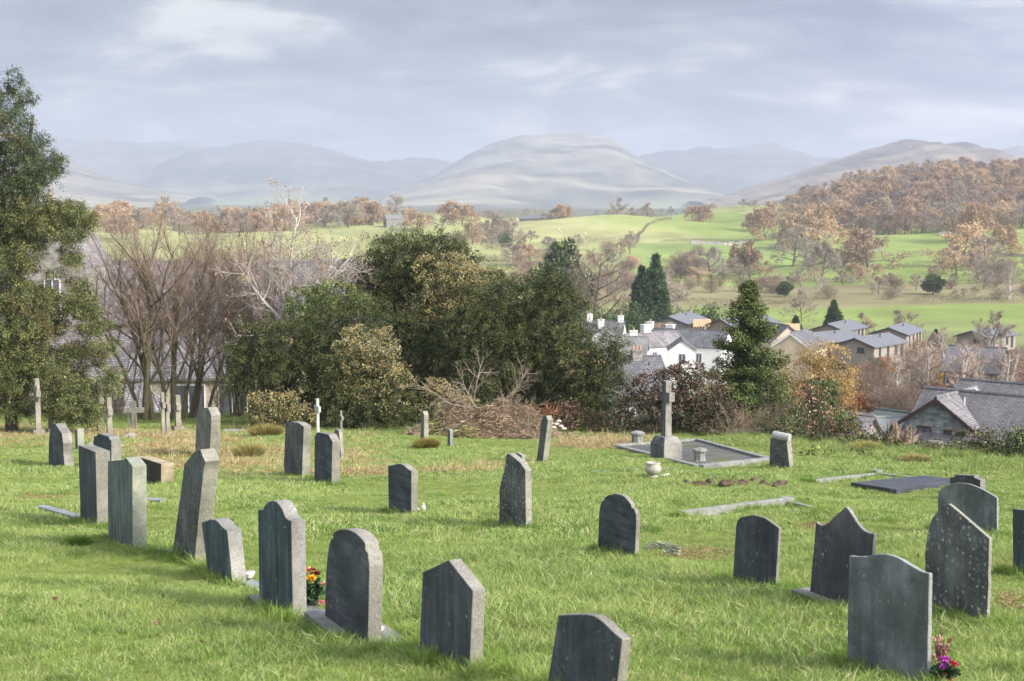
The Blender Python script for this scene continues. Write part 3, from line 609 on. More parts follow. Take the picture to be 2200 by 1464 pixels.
# white holed vases
wv = plain('white_china', (.72, .69, .62), .4, .12, 20); hole = plain('dark_hole', (.02, .02, .02))
for (px, py, rp, lab) in ((535, 1253, 13.5, 'white round holed flower vase on the small slab by the tilted headstone'), (817, 1371, 9, 'white holed flower vase on the grey base slab of the round-topped slate')):
    P = ground(px, py); k = pxm(P[1]); r = rp * k; z = .05
    root = thing('flower_vase', P + np.array((0, 0, z)), lab, 'vase'); MB().lathe([(r * .72, 0), (r * .8, r * .5), (r, r * .55), (r, r * .8), (r * .8, r * .95), (0.005, r)], 20).build('body', wv, root, smooth=False)
    mb = MB()
    for q in range(7):
        w_ = q * math.pi * 2 / 6; rr = r * .5 if q < 6 else 0; mb.lathe([(r * .12, r * .95), (r * .12, r * 1.02)], 8, (rr * math.cos(w_), rr * math.sin(w_), 0))
    mb.build('holes', hole, root)
# candle and bits by the centre stone
P = ground(909, 1104); root = thing('grave_candle', P, 'small cream candle jar beside the ogee-topped centre stone', 'candle'); MB().lathe([(.035, 0), (.035, .10), (.02, .12)], 12).build('jar', wv, root); MB().lathe([(.022, .12), (.022, .15)], 10).build('lid', plain('cream_lid', (.6, .5, .4)), root)
P = ground(897, 1103); rock('white_pebble', P + np.array((0, 0, .04)), (.05, .06, .05), bpy.data.materials['white_pebble'], 'white pebble at the right foot of the ogee-topped centre stone', 'stone', seed=9)

# ------------------------------------------------------------------ flowers
def leafq(P, D, L, W, r=None):
    """diamond leaf quads: base P, long direction D (n,3), length L, width W"""
    r = r or rng; n = len(P); D = D / (np.linalg.norm(D, axis=1, keepdims=True) + 1e-9)
    q = r.normal(size=(n, 3)); s = np.cross(D, q); s /= np.linalg.norm(s, axis=1, keepdims=True) + 1e-9
    L = np.broadcast_to(L, n)[:, None]; W = np.broadcast_to(W, n)[:, None]
    nrm = np.cross(D, s); m_ = P + D * L * .45 + nrm * L * .06
    V = np.stack([P, m_ + s * W / 2, P + D * L, m_ - s * W / 2], 1).reshape(-1, 3)
    return V, np.arange(n * 4).reshape(n, 4)
def vcol(c, n, var, r=None):
    r = r or rng; c = np.asarray(c, float); k = 1 + var * r.normal(size=(n, 1)); h = 1 + .5 * var * r.normal(size=(n, 3)); return np.clip(c[None] * k * h, .004, .95)
lm = NT('leaf_colour', .65, .25); LEAF = lm.out(lm.attr()); LEAF.node_tree.nodes['Principled BSDF'].inputs['Subsurface Weight'].default_value = 0
def leafmesh(name, parts, parent=None, mat=None):
    Vs, Fs, Cs = [], [], []; n = 0
    for V_, F_, c_ in parts:
        Vs.append(V_); Fs.append(F_ + n); Cs.append(np.repeat(c_, 4, 0) if len(c_) * 4 == len(V_) else c_); n += len(V_)
    return link(name, mesh_np(name, np.concatenate(Vs), [np.concatenate(Fs)], [mat or LEAF], col=np.concatenate(Cs)), parent)
def sph(n, r=None): r = r or rng; v = r.normal(size=(n, 3)); return v / np.linalg.norm(v, axis=1, keepdims=True)
def blossom(c, r, col, n=26, var=.12):
    d = sph(n); d[:, 2] = np.abs(d[:, 2]) * .8 + .1; ii = rng.uniform(.1, 1, (n, 1))
    V_, F_ = leafq(np.array(c) + d * r * .15, d * [1, 1, 1], r * (.6 + .5 * ii[:, 0]), r * .9); return V_, F_, vcol(col, n, var)
P = ground(672, 1312); k = pxm(P[1]); root = thing('flower_bouquet', P, 'bouquet with a yellow rose, red berries and glossy leaves beside the blue-green headstone', 'flowers')
def bq(px, py, dy=0): return at(px, py, P[1] + dy) - P
d = sph(150); d[:, 2] = np.abs(d[:, 2]); cc = np.array([bq(672 + rng.normal() * 12, 1272 + rng.normal() * 16, rng.normal() * .08) for _ in range(150)])
V_, F_ = leafq(cc, d, .085, .045); leafmesh('leaves', [(V_, F_, vcol((.045, .10, .04), 150, .3))], root)
leafmesh('yellow_rose', [blossom(bq(669, 1245, -.12), .042, (.85, .45, .02), 40), blossom(bq(667, 1253, -.12), .03, (.85, .5, .03), 20)], root)
for fl in (blossom(bq(661, 1228), .04, (.75, .35, .25)), blossom(bq(693, 1258, -.03), .035, (.8, .45, .32)), blossom(bq(692, 1298, -.05), .035, (.65, .2, .22)), blossom(bq(654, 1290, -.05), .03, (.7, .3, .22)), blossom(bq(652, 1232, -.05), .03, (.8, .4, .1))): leafmesh('pink_flower', [fl], root)
leafmesh('red_berries', [blossom(bq(678 + rng.normal() * 7, 1231 + rng.normal() * 4), .018, (.22, .01, .015), 10) for _ in range(14)], root)
for fl in (blossom(bq(657, 1312), .03, (.5, .03, .06)), blossom(bq(655, 1243), .025, (.5, .05, .02))): leafmesh('red_flower', [fl], root)
MB().lathe([(.035, 0), (.05, .09), (.045, .09), (.03, .02)], 12).build('pot', plain('dark_pot', (.05, .05, .05)), root)
P = ground(2030, 1478); k = pxm(P[1]); root = thing('potted_plant', P, 'terracotta pot of purple and red cyclamen beside the wavy-topped headstone', 'flower pot')
MB().lathe([(.045, -.02), (.062, .075), (.07, .075), (.07, .10), (.058, .10), (.05, .03)], 18).build('pot', plain('terracotta', (.42, .13, .06), .8, .15), root)
d = sph(70); d[:, 2] = np.abs(d[:, 2]) * .6; root.scale = (.85, .85, .85); V_, F_ = leafq(d * [.05, .05, .03] + [0, 0, .10], d, .06, .05); leafmesh('leaves', [(V_, F_, vcol((.05, .10, .05), 70, .35))], root)
leafmesh('flower_heads', [blossom((rng.uniform(-.05, .02), rng.uniform(-.04, .04), rng.uniform(.14, .20)), .026, (.42, .04, .38), 12) for _ in range(7)] + [blossom((rng.uniform(.02, .06), rng.uniform(-.04, .03), rng.uniform(.14, .19)), .023, (.40, .012, .05), 10) for _ in range(5)], root)
P = ground(2018, 1440); root = thing('heather_plant', P, 'spray of pink heather at the edge of the wavy-topped headstone', 'plant')
pp = []; mb = MB()
for _ in range(14):
    a = rng.normal(size=2) * .035; top = np.array((a[0], a[1], rng.uniform(.10, .235))); mb.tube([(a[0] * .2, a[1] * .2, 0), top], .003, 3); f = rng.uniform(.35, 1, 26)[:, None]; V_, F_ = leafq(top * f, sph(26), .022, .014); pp.append((V_, F_, vcol((.46, .22, .20), 26, .25)))
mb.build('stems', plain('stem', (.14, .10, .05)), root); leafmesh('blooms', pp, root)
P = ground(1385, 1198); root = thing('flower_bunch', P, 'bunch of dried pale stems lying on the grass beside the notched headstone', 'flowers')
mb = MB(); pp = []
for _ in range(46):
    a = at(1384 + rng.normal() * 3, 1193 + rng.normal() * 5, P[1] + .0) - P; b = at(1445 + rng.normal() * 6, 1206 + rng.normal() * 6, P[1] - .1) - P; a[2] = .06 + rng.uniform(0, .08); b[2] = h1(b[0] + P[0], b[1] + P[1]) - P[2] + rng.uniform(.05, .11); m_ = (a + b) / 2 + (0, 0, .05)
    mb.tube([a, m_, b], .004, 4); V_, F_ = leafq(m_ + (b - m_) * rng.uniform(0, 1, 7)[:, None], sph(7) * .5 + unit(b - a), .07, .018); pp.append((V_, F_, vcol((.42, .44, .32), 7, .2)))
mb.build('stems', plain('dry_stem', (.38, .40, .25)), root); leafmesh('dry_leaves', pp, root)
# soil
soil = plain('brown_soil', (.095, .066, .042), .95, .45, 9)
P = ground(1585, 1040)
pts = [ground(x, y) for x, y in ((1510, 1040), (1530, 1044), (1560, 1044), (1590, 1040), (1625, 1044), (1655, 1046))]
bm = bmesh.new()
for p in pts:
    for q in range(3):
        M = Matrix.Translation(Vector(p + rng.normal(size=3) * (.28, .15, .0))) @ Matrix.Diagonal((rng.uniform(.08, .2), rng.uniform(.08, .16), rng.uniform(.04, .10), 1)); bmesh.ops.create_icosphere(bm, subdivisions=3, radius=1, matrix=M)
for v in bm.verts: v.co += Vector((mnoise.noise(v.co * 6), mnoise.noise(v.co * 6 + Vector((9, 0, 0))), mnoise.noise(v.co * 6 + Vector((0, 9, 0))))) * .07
me = bpy.data.meshes.new('soil_heap'); bm.to_mesh(me); bm.free(); me.materials.append(soil); tag(link('soil_heap', me), 'low line of dug brown soil clods behind the round urn plot', 'soil heap')
# ------------------------------------------------------------------ turf: blades stand on the churchyard sheet
def pix_of(P):                            # world -> picture pixel (used to look up which patch of ground is dry)
    q = P[:, 1] * cp - P[:, 2] * sp; v = P[:, 1] * sp + P[:, 2] * cp
    return 1100 + P[:, 0] / q * F, 732 - v / q * F
gmat = NT('grass_blade', .55, .3); gg = gmat.geo()
pn = gmat.noise(gg.outputs['Position'], .55, 5, .6); pn2 = gmat.noise(gg.outputs['Position'], 2.6, 4, .6)
c = gmat.mix(gmat.ramp(pn, [(.4, 0), (.62, .55)]), gmat.attr(), (.40, .47, .15)); c = gmat.mix(gmat.ramp(pn2, [(.50, 0), (.68, .7)]), c, (.09, .185, .03)); 
GRASS = gmat.out(c); tb = GRASS.node_tree; 
tr_ = tb.nodes.new('ShaderNodeBsdfTranslucent'); mxs = tb.nodes.new('ShaderNodeMixShader'); mxs.inputs[0].default_value = .3
tb.links.new(c, tr_.inputs['Color']); tb.links.new(gmat.b.outputs[0], mxs.inputs[1]); tb.links.new(tr_.outputs[0], mxs.inputs[2]); tb.links.new(mxs.outputs[0], tb.nodes['Material Output'].inputs['Surface'])
dmat = NT('dry_blade', .7, .2); DRY = dmat.out(dmat.attr())
def tuft(name, n, rad, lmin, lmax, wid, lean, cols, mat, seed, bend=.35):
    r = np.random.default_rng(seed); a = r.uniform(0, 2 * math.pi, n); q = rad * np.sqrt(r.uniform(0, 1, n))
    B = np.stack([q * np.cos(a), q * np.sin(a), np.full(n, -.01)], 1); L = r.uniform(lmin, lmax, n) * (1 - .4 * (q / rad) ** 2)
    d = r.normal(size=(n, 3)) * [lean, lean, 0] + [0.12, -.12, 1]; d /= np.linalg.norm(d, axis=1, keepdims=True)
    hz_ = d * [1, 1, 0]; M_ = B + d * L[:, None] * .55; T_ = M_ + (d + hz_ * bend * 3 - [0, 0, bend * .6]) * L[:, None] * .45
    s = np.cross(d, r.normal(size=(n, 3))); s /= np.linalg.norm(s, axis=1, keepdims=True); w = wid * r.uniform(.6, 1.2, n)[:, None] / 2
    V_ = np.stack([B - s * w, B + s * w, M_ + s * w * .8, M_ - s * w * .8, T_], 1).reshape(-1, 3); i = np.arange(n)[:, None] * 5
    ci = r.integers(0, len(cols), n); cc = np.clip(np.array(cols)[ci] * r.uniform(.65, 1.4, (n, 1)), 0, 1)
    me = mesh_np(name, V_, [i + [0, 1, 2, 3], i + [3, 2, 4]], [mat], col=np.repeat(cc, 5, 0)); return bpy.data.objects.new(name, me)
def scatter(name, pts, scl, tufts, mat_unused, kind_label=None):
    col_ = bpy.data.collections.new(name + '_tufts')
    for t_ in tufts: col_.objects.link(t_)
    me = bpy.data.meshes.new(name); me.vertices.add(len(pts)); me.vertices.foreach_set('co', np.asarray(pts, np.float32).ravel())
    for nm, ty, data in (('rot', 'FLOAT', rng.uniform(0, 6.283, len(pts))), ('scl', 'FLOAT', scl)):
        a = me.attributes.new(nm, ty, 'POINT'); a.data.foreach_set('value', np.asarray(data, np.float32))
    a = me.attributes.new('var', 'INT', 'POINT'); a.data.foreach_set('value', rng.integers(0, len(tufts), len(pts)).astype(np.int32))
    o = link(name, me); o['kind'] = 'stuff'
    ng = bpy.data.node_groups.new(name + '_nodes', 'GeometryNodeTree'); ng.interface.new_socket('Geometry', in_out='INPUT', socket_type='NodeSocketGeometry'); ng.interface.new_socket('Geometry', in_out='OUTPUT', socket_type='NodeSocketGeometry')
    N = ng.nodes.new; Lk = ng.links.new; gi = N('NodeGroupInput'); go = N('NodeGroupOutput'); ip = N('GeometryNodeInstanceOnPoints'); ci = N('GeometryNodeCollectionInfo'); ci.inputs['Collection'].default_value = col_; ci.inputs['Separate Children'].default_value = True; ci.inputs['Reset Children'].default_value = True
    def na(nm, ty):
        q = N('GeometryNodeInputNamedAttribute'); q.data_type = ty; q.inputs['Name'].default_value = nm; return q.outputs['Attribute']
    cx = N('ShaderNodeCombineXYZ'); Lk(na('rot', 'FLOAT'), cx.inputs['Z'])
    ip.inputs['Pick Instance'].default_value = True; Lk(gi.outputs[0], ip.inputs['Points']); Lk(ci.outputs[0], ip.inputs['Instance']); Lk(na('var', 'INT'), ip.inputs['Instance Index'])
    e2r = N('FunctionNodeEulerToRotation'); Lk(cx.outputs[0], e2r.inputs[0]); Lk(e2r.outputs[0], ip.inputs['Rotation']); Lk(na('scl', 'FLOAT'), ip.inputs['Scale']); Lk(ip.outputs[0], go.inputs[0])
    md = o.modifiers.new('scatter', 'NODES'); md.node_group = ng; return o
def blocked(P):
    b = np.zeros(len(P), bool)
    for cx, cy, u, hw, ht in FOOT:
        d = P[:, :2] - [cx, cy]; b |= (np.abs(d @ u) < hw) & (np.abs(d @ np.array((-u[1], u[0]))) < ht)
    for q in FOOTQ:
        ins = np.ones(len(P), bool); sg = None
        q = np.array(q); area = sum(q[i][0] * q[(i + 1) % len(q)][1] - q[(i + 1) % len(q)][0] * q[i][1] for i in range(len(q)))
        for i in range(len(q)):
            a, c_ = q[i], q[(i + 1) % len(q)]; e = c_ - a; cr = e[0] * (P[:, 1] - a[1]) - e[1] * (P[:, 0] - a[0]); ins &= (cr * np.sign(area) > -.0)
        b |= ins
    return b
def yard_points(density, y0, y1, dfall=None):
    area = .80 * (y1 ** 2 - y0 ** 2) / 2 + 9 * (y1 - y0); n = int(area * density); y = rng.uniform(y0, y1, 3 * n); y = y[rng.uniform(size=3 * n) < (.4 * y + 4.5) / (.4 * y1 + 4.5)][:n]; x = rng.uniform(-1, 1, len(y)) * (.40 * y + 4.5)
    e = np.interp(pxof(x, y), EDGE_PX, EDGE_Y); k = y < e + .6; x, y = x[k], y[k]
    P = np.stack([x, y, H(x, y)], 1); return P[~blocked(P)]
def ell(px, py, cx, cy, rx, ry): return np.clip(1.4 - np.sqrt(((px - cx) / rx) ** 2 + ((py - cy) / ry) ** 2) * 1.0, 0, 1)
def dryness(P):
    px, py = pix_of(P); n = .5 + .5 * fbm(P[:, 0], P[:, 1], 2.2, 61, 3)
    z = 0
    for q in ((530, 985, 170, 45), (380, 955, 170, 28), (60, 935, 110, 22), (770, 1005, 90, 22), (200, 940, 130, 18), (760, 965, 80, 28), (1010, 1010, 120, 14), (1300, 950, 120, 16), (560, 930, 90, 14)): z = np.maximum(z, ell(px, py, *q))
    return z * np.clip(n * 1.6, .3, 1.3)
def worn(P):
    px, py = pix_of(P); n = .5 + .5 * fbm(P[:, 0], P[:, 1], .9, 67, 3); z = 0
    for q in ((1330, 1325, 210, 26), (1120, 1355, 90, 14), (1480, 1190, 110, 12), (95, 1068, 75, 5), (1120, 1104, 110, 5), (1760, 1132, 60, 14), (1740, 1285, 40, 12), (690, 1345, 22, 10), (2170, 1300, 50, 30), (1400, 1020, 80, 8), (2160, 1200, 30, 40)): z = np.maximum(z, ell(px, py, *q))
    return z * np.clip(n * 1.5, .2, 1.2)
GC = [(.215, .335, .068), (.285, .40, .10), (.155, .27, .05), (.39, .44, .16), (.47, .46, .24)]
def col_tufts(n, *a, seed0=100, **k): return [tuft('grass_tuft', *a, seed=seed0 + i, **k) for i in range(n)]
near_t = col_tufts(8, 46, .11, .045, .12, .0048, .42, GC, GRASS, seed0=100)
far_t = col_tufts(6, 44, .17, .05, .125, .010, .45, GC, GRASS, seed0=140)
def height_var(P): return np.clip(.84 + .75 * fbm(P[:, 0], P[:, 1], 2.4, 71, 3) + .22 * vnoise(P[:, 0], P[:, 1], .5, 75), .35, 1.5)
def lawn(density, y0, y1, tf, mul):
    P = yard_points(density, y0, y1); w_ = worn(P); dr = dryness(P); keep = rng.uniform(size=len(P)) > np.maximum(w_ * .75, dr * .7); P = P[keep]; 
    return scatter('grass', P, height_var(P) * mul * (1 - .4 * w_[keep]) * rng.uniform(.8, 1.2, len(P)), tf, None)
lawn(140, 7.2, 15.5, near_t, 1.0); lawn(62, 15.5, 28, far_t, .95); lawn(36, 28, 60, far_t, 1.1)
# ring of longer, uncut grass round the stones' feet
long_t = col_tufts(4, 40, .07, .08, .2, .0055, .35, [(.15, .26, .04), (.2, .33, .05), (.30, .36, .09)], GRASS, seed0=170)
pp = []
for cx, cy, u, hw, ht in FOOT:
    if cy > 30: continue
    for q in range(int(16 + hw * 60)):
        a = rng.uniform(0, 2 * math.pi); s, t_ = math.cos(a), math.sin(a); m_ = max(abs(s), abs(t_)); s, t_ = s / m_ * (hw + .05), t_ / m_ * (ht + .05); v_ = np.array((-u[1], u[0])); q2 = u * s + v_ * t_
        pp.append((cx + q2[0] + rng.normal() * .025, cy + q2[1] + rng.normal() * .025))
pp = np.array(pp); P = np.column_stack([pp, H(pp[:, 0], pp[:, 1])]); P = P[~blocked(P)]
scatter('long_grass', P, rng.uniform(.6, 1.25, len(P)), long_t, None)
P = yard_points(7, 7.4, 24); k = fbm(P[:, 0], P[:, 1], 1.6, 78, 3) + .25 * rng.normal(size=len(P)) > .15; P = P[k]; scatter('long_grass', P, rng.uniform(.45, .95, len(P)), long_t, None)
rank_t = col_tufts(4, 46, .16, .14, .42, .011, .5, [(.22, .32, .08), (.28, .36, .10), (.42, .40, .18), (.17, .25, .06)], GRASS, seed0=190, bend=.5)
P = yard_points(16, 26, 48); px_ = pxof(P[:, 0], P[:, 1]); e_ = np.interp(px_, EDGE_PX, EDGE_Y); k = (px_ > 1560) & (rng.uniform(size=len(P)) < np.clip(1.25 - (e_ - P[:, 1]) / 7.0, 0, 1)); P = P[k]; scatter('rank_grass', P, rng.uniform(.5, 1.25, len(P)), rank_t, None)
P = yard_points(7, 40, 62); px_ = pxof(P[:, 0], P[:, 1]); e_ = np.interp(px_, EDGE_PX, EDGE_Y); k = (px_ < 1560) & (rng.uniform(size=len(P)) < np.clip(1.1 - (e_ - P[:, 1]) / 9.0, 0, .8)); P = P[k]; scatter('rank_grass', P, rng.uniform(.4, .9, len(P)), rank_t, None)
# straw
ST = [(.42, .33, .17), (.50, .40, .22), (.34, .25, .12), (.30, .28, .10), (.24, .16, .08)]
dry_t = col_tufts(6, 46, .16, .08, .26, .009, .75, ST, DRY, seed0=200, bend=.6)
stalk_t = col_tufts(4, 9, .12, .25, .55, .009, .18, [(.55, .46, .28), (.45, .36, .2)], DRY, seed0=230, bend=.1)
P = yard_points(30, 14, 62); dr = dryness(P); k = rng.uniform(size=len(P)) < dr * .95; P = P[k]; scatter('dry_grass', P, rng.uniform(.6, 1.25, len(P)) * (.55 + .45 * dr[k]), dry_t, None)
P = yard_points(5, 20, 62); dr = dryness(P); k = rng.uniform(size=len(P)) < dr * .6; P = P[k]; scatter('dry_stalks', P, rng.uniform(.5, 1.1, len(P)), stalk_t, None)
bare_t = col_tufts(5, 34, .10, .02, .06, .007, 1.1, [(.36, .27, .14), (.28, .19, .10), (.20, .13, .07), (.3, .3, .12)], DRY, seed0=260, bend=.7)
P = yard_points(170, 7.2, 24); w_ = worn(P); k = rng.uniform(size=len(P)) < w_; P = P[k]; scatter('dead_turf', P, rng.uniform(.6, 1.2, len(P)), bare_t, None)
# a few dead leaves on the turf
nl = 420; P = yard_points(.6, 8, 40)[:900]; px, py = pix_of(P); kk = rng.uniform(size=len(P)) < np.where(px > 1250, .75, .3); P = P[kk]; n = len(P)
d = rng.normal(size=(n, 3)) * [1, 1, .25]; V_, F_ = leafq(P + [0, 0, .075], d, rng.uniform(.035, .065, n), rng.uniform(.025, .04, n)); o = leafmesh('fallen_leaves', [(V_, F_, vcol((.22, .13, .075), n, .35))]); o['kind'] = 'stuff'

# ------------------------------------------------------------------ tree tools
def tubes_np(A, B, ra, rb, k):
    d = B - A; L = np.linalg.norm(d, axis=1, keepdims=True) + 1e-9; d = d / L
    ref = np.where(np.abs(d[:, 2:3]) > .8, [[1., 0, 0]], [[0, 0, 1.]]); a = np.cross(d, ref); a /= np.linalg.norm(a, axis=1, keepdims=True); b = np.cross(d, a); n = len(A)
    w = 2 * np.pi * np.arange(k) / k; ring = np.cos(w)[None, :, None] * a[:, None] + np.sin(w)[None, :, None] * b[:, None]
    V = np.concatenate([A[:, None] + ring * ra[:, None, None], B[:, None] + ring * rb[:, None, None]], 1).reshape(-1, 3)
    i = np.arange(n)[:, None, None] * 2 * k; q = np.arange(k)[None, :, None]; q2 = (q + 1) % k
    Fq = np.concatenate([i + q, i + q2, i + k + q2, i + k + q], 2).reshape(-1, 4); return V, Fq
class Skel:                                # a branching skeleton grown level by level
    def __init__(s, seed): s.r = np.random.default_rng(seed); s.seg = []; s.tips = []
    def grow(s, p, d, L, r0, lev, P):
        r = s.r; nseg = P['nseg'][lev]; p = np.array(p, float); d = unit(d); sl = L / nseg; maxl = len(P['nseg']) - 1
        end = P['end'][lev] * r0; nodes = []
        for i in range(nseg):
            f0, f1 = i / nseg, (i + 1) / nseg
            d = unit(d + r.normal(size=3) * P['wob'][lev] + np.array((0, 0, P['up'][lev])) / nseg); q = p + d * sl
            s.seg.append((p, q, r0 + (end - r0) * f0, r0 + (end - r0) * f1, lev)); nodes.append((p, q, d, r0 + (end - r0) * (f0 + f1) / 2, f1)); p = q
        s.tips.append((p, d, lev))
        if lev < maxl:
            nc = P['kids'][lev]; st = P['start'][lev]; az = r.uniform(0, 6.28)
            for j in range(nc):
                f = st + (1 - st) * (j + r.uniform(.2, .8)) / nc; i = min(nseg - 1, int(f * nseg)); a, b, dd, rr, _ = nodes[i]; q = a + (b - a) * (f * nseg - i)
                az += 2.4 + r.normal() * .4; ang = R(P['ang'][lev] + r.normal() * P.get('anv', 8)); x = np.cross(dd, (.31, .77, .55)); x = unit(x); y = np.cross(dd, x)
                nd = dd * math.cos(ang) + (x * math.cos(az) + y * math.sin(az)) * math.sin(ang)
                sh = P['shape'](f) if lev == 0 and 'shape' in P else (1.15 - .6 * f)
                s.grow(q, nd, L * P['len'][lev] * sh * r.uniform(.75, 1.2), min(rr * .85, max(r0 * P['rk'][lev] * (1.1 - .5 * f), P.get('rmin', .002))), lev + 1, P)
    def arrays(s, levels):
        q = [x for x in s.seg if x[4] in levels]
        return np.array([x[0] for x in q]), np.array([x[1] for x in q]), np.array([x[2] for x in q]), np.array([x[3] for x in q])
    def mesh(s, levels, ks):
        Vs, Fs, n = [], [], 0
        for lv, k in zip(levels, ks):
            A, B, ra, rb = s.arrays([lv])
            if len(A) == 0: continue
            V_, F_ = tubes_np(A, B, ra, rb, k); Vs.append(V_); Fs.append(F_ + n); n += len(V_)
        return np.concatenate(Vs), np.concatenate(Fs)
def bark(name, c, c2, sc=3.0, mossy=None):
    t = NT(name, .9, .15); v = t.coord('Object', (1, 1, .35)); f = t.noise(v, sc * 3, 5, .65); x = t.ramp(f, [(.35, c), (.65, c2)])
    if mossy: x = t.mix(t.ramp(t.noise(t.coord('Object'), 1.7, 4, .6), [(.42, 0), (.62, .8)]), x, mossy)
    t.bump(f, .5, .02); return t.out(x)
def lobes_leaves(lobes, n_per_m2, L, W, colf, out=.7, droop=.35, sub=.30, shell=.55, r=None, nsub=1.0):
    """foliage: every lobe carries small sub-clumps on its surface, every clump carries leaves on its own outer shell"""
    r = r or rng; Ps, Ds, Cs, Ls, Ws = [], [], [], [], []
    for (c, rad) in lobes:
        c = np.asarray(c, float); rad = np.asarray(rad, float); rm = rad.mean(); sr = max(.10, min(sub, rm * .6))
        area = 4 * math.pi * ((rad[0] * rad[1]) ** 1.6 + (rad[0] * rad[2]) ** 1.6 + (rad[1] * rad[2]) ** 1.6) ** (1 / 1.6) / 3 ** (1 / 1.6)
        ns = max(4, int(nsub * 1.3 * area / (sr * sr * 2.2))); d0 = sph(ns, r); cc = c + d0 * rad * r.uniform(shell, 1.06, (ns, 1)); srr = sr * r.uniform(.6, 1.35, ns)
        nl_ = max(6, int(n_per_m2 * sr * sr * 4)); k = np.repeat(np.arange(ns), nl_); d = sph(len(k), r); d = d + d0[k] * .75; d /= np.linalg.norm(d, axis=1, keepdims=True)
        p = cc[k] + d * srr[k][:, None] * r.uniform(.35, 1.0, (len(k), 1)) * [1, 1, .8]
        D = d * out + d0[k] * .35 + r.normal(size=d.shape) * .45 - [0, 0, droop]
        clump = r.normal(size=ns)[k]; Ps.append(p); Ds.append(D); Cs.append(colf(p, d, clump, r)); Ls.append(L * r.uniform(.6, 1.3, len(k))); Ws.append(W * r.uniform(.7, 1.3, len(k)))
    P_, D_, C_, L_, W_ = map(np.concatenate, (Ps, Ds, Cs, Ls, Ws)); V_, F_ = leafq(P_, D_, L_, W_, r); return V_, F_, np.clip(C_, .004, .95)
def boughs(lobes, per_m2, Lb, L, W, base, tip, r=None, up=.25, droop=.55, nst=7, nlf=6, var=.2, spread=.10):
    """feathery sprays: short drooping branchlets standing out of every lobe, leaves on both sides of each"""
    r = r or rng; Ps, Ds, Cs = [], [], []
    for (c, rad) in lobes:
        rad = np.asarray(rad, float); area = 4 * math.pi * ((rad[0] * rad[1]) ** 1.6 + (rad[0] * rad[2]) ** 1.6 + (rad[1] * rad[2]) ** 1.6) ** .625 / 3 ** .625; nb = max(5, int(area * per_m2))
        d0 = sph(nb, r); bd = d0 + r.normal(size=(nb, 3)) * .35 + [0, 0, up]; bd /= np.linalg.norm(bd, axis=1, keepdims=True); b0 = np.asarray(c) + d0 * rad * r.uniform(.55, .95, (nb, 1)); LL_ = Lb * r.uniform(.5, 1.35, nb) * min(1, rad.mean() * 2.2); tone = (1 + var * r.normal(size=(nb, 1)))
        s_ = np.linspace(.1, 1, nst); k = np.repeat(np.arange(nb), nst * nlf); q = np.tile(np.repeat(s_, nlf), nb)
        ax = bd[k] - np.outer(q * droop * 1.6, [0, 0, 1]); p = b0[k] + bd[k] * (LL_[k] * q)[:, None] - np.outer(LL_[k] * q * q * droop, [0, 0, 1]); lat = r.normal(size=p.shape); p = p + lat * spread * .45
        Ps.append(p); Ds.append(ax * .7 + lat * .6 - [0, 0, .3]); m_ = (np.clip(q * .8 + r.normal(size=len(q)) * .25, 0, 1))[:, None]; Cs.append((np.array(base) * (1 - m_) + np.array(tip) * m_) * tone[k] * (1 + .07 * r.normal(size=(len(q), 1))))
    P_, D_, C_ = map(np.concatenate, (Ps, Ds, Cs)); n = len(P_); V_, F_ = leafq(P_, D_, L * r.uniform(.6, 1.3, n), W * r.uniform(.7, 1.3, n), r); return V_, F_, np.clip(C_, .004, .95)
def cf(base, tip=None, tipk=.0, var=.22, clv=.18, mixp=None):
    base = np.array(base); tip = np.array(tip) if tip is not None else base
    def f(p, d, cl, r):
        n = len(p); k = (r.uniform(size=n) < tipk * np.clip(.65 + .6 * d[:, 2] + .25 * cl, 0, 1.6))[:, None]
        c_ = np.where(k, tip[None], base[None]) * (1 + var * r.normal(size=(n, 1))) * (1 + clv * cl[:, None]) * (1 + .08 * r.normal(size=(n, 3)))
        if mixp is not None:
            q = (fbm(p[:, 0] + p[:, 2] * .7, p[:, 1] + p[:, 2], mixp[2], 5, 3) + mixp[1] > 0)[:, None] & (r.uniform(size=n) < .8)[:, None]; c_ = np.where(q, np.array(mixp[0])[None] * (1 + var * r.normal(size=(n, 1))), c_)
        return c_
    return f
def plob(px, py, Y, rpx, rz=None, depth=None):
    k = pxm(Y); c = at(px, py, Y); return c, ((rpx) * k, (depth or rpx) * k, (rz or rpx) * k)
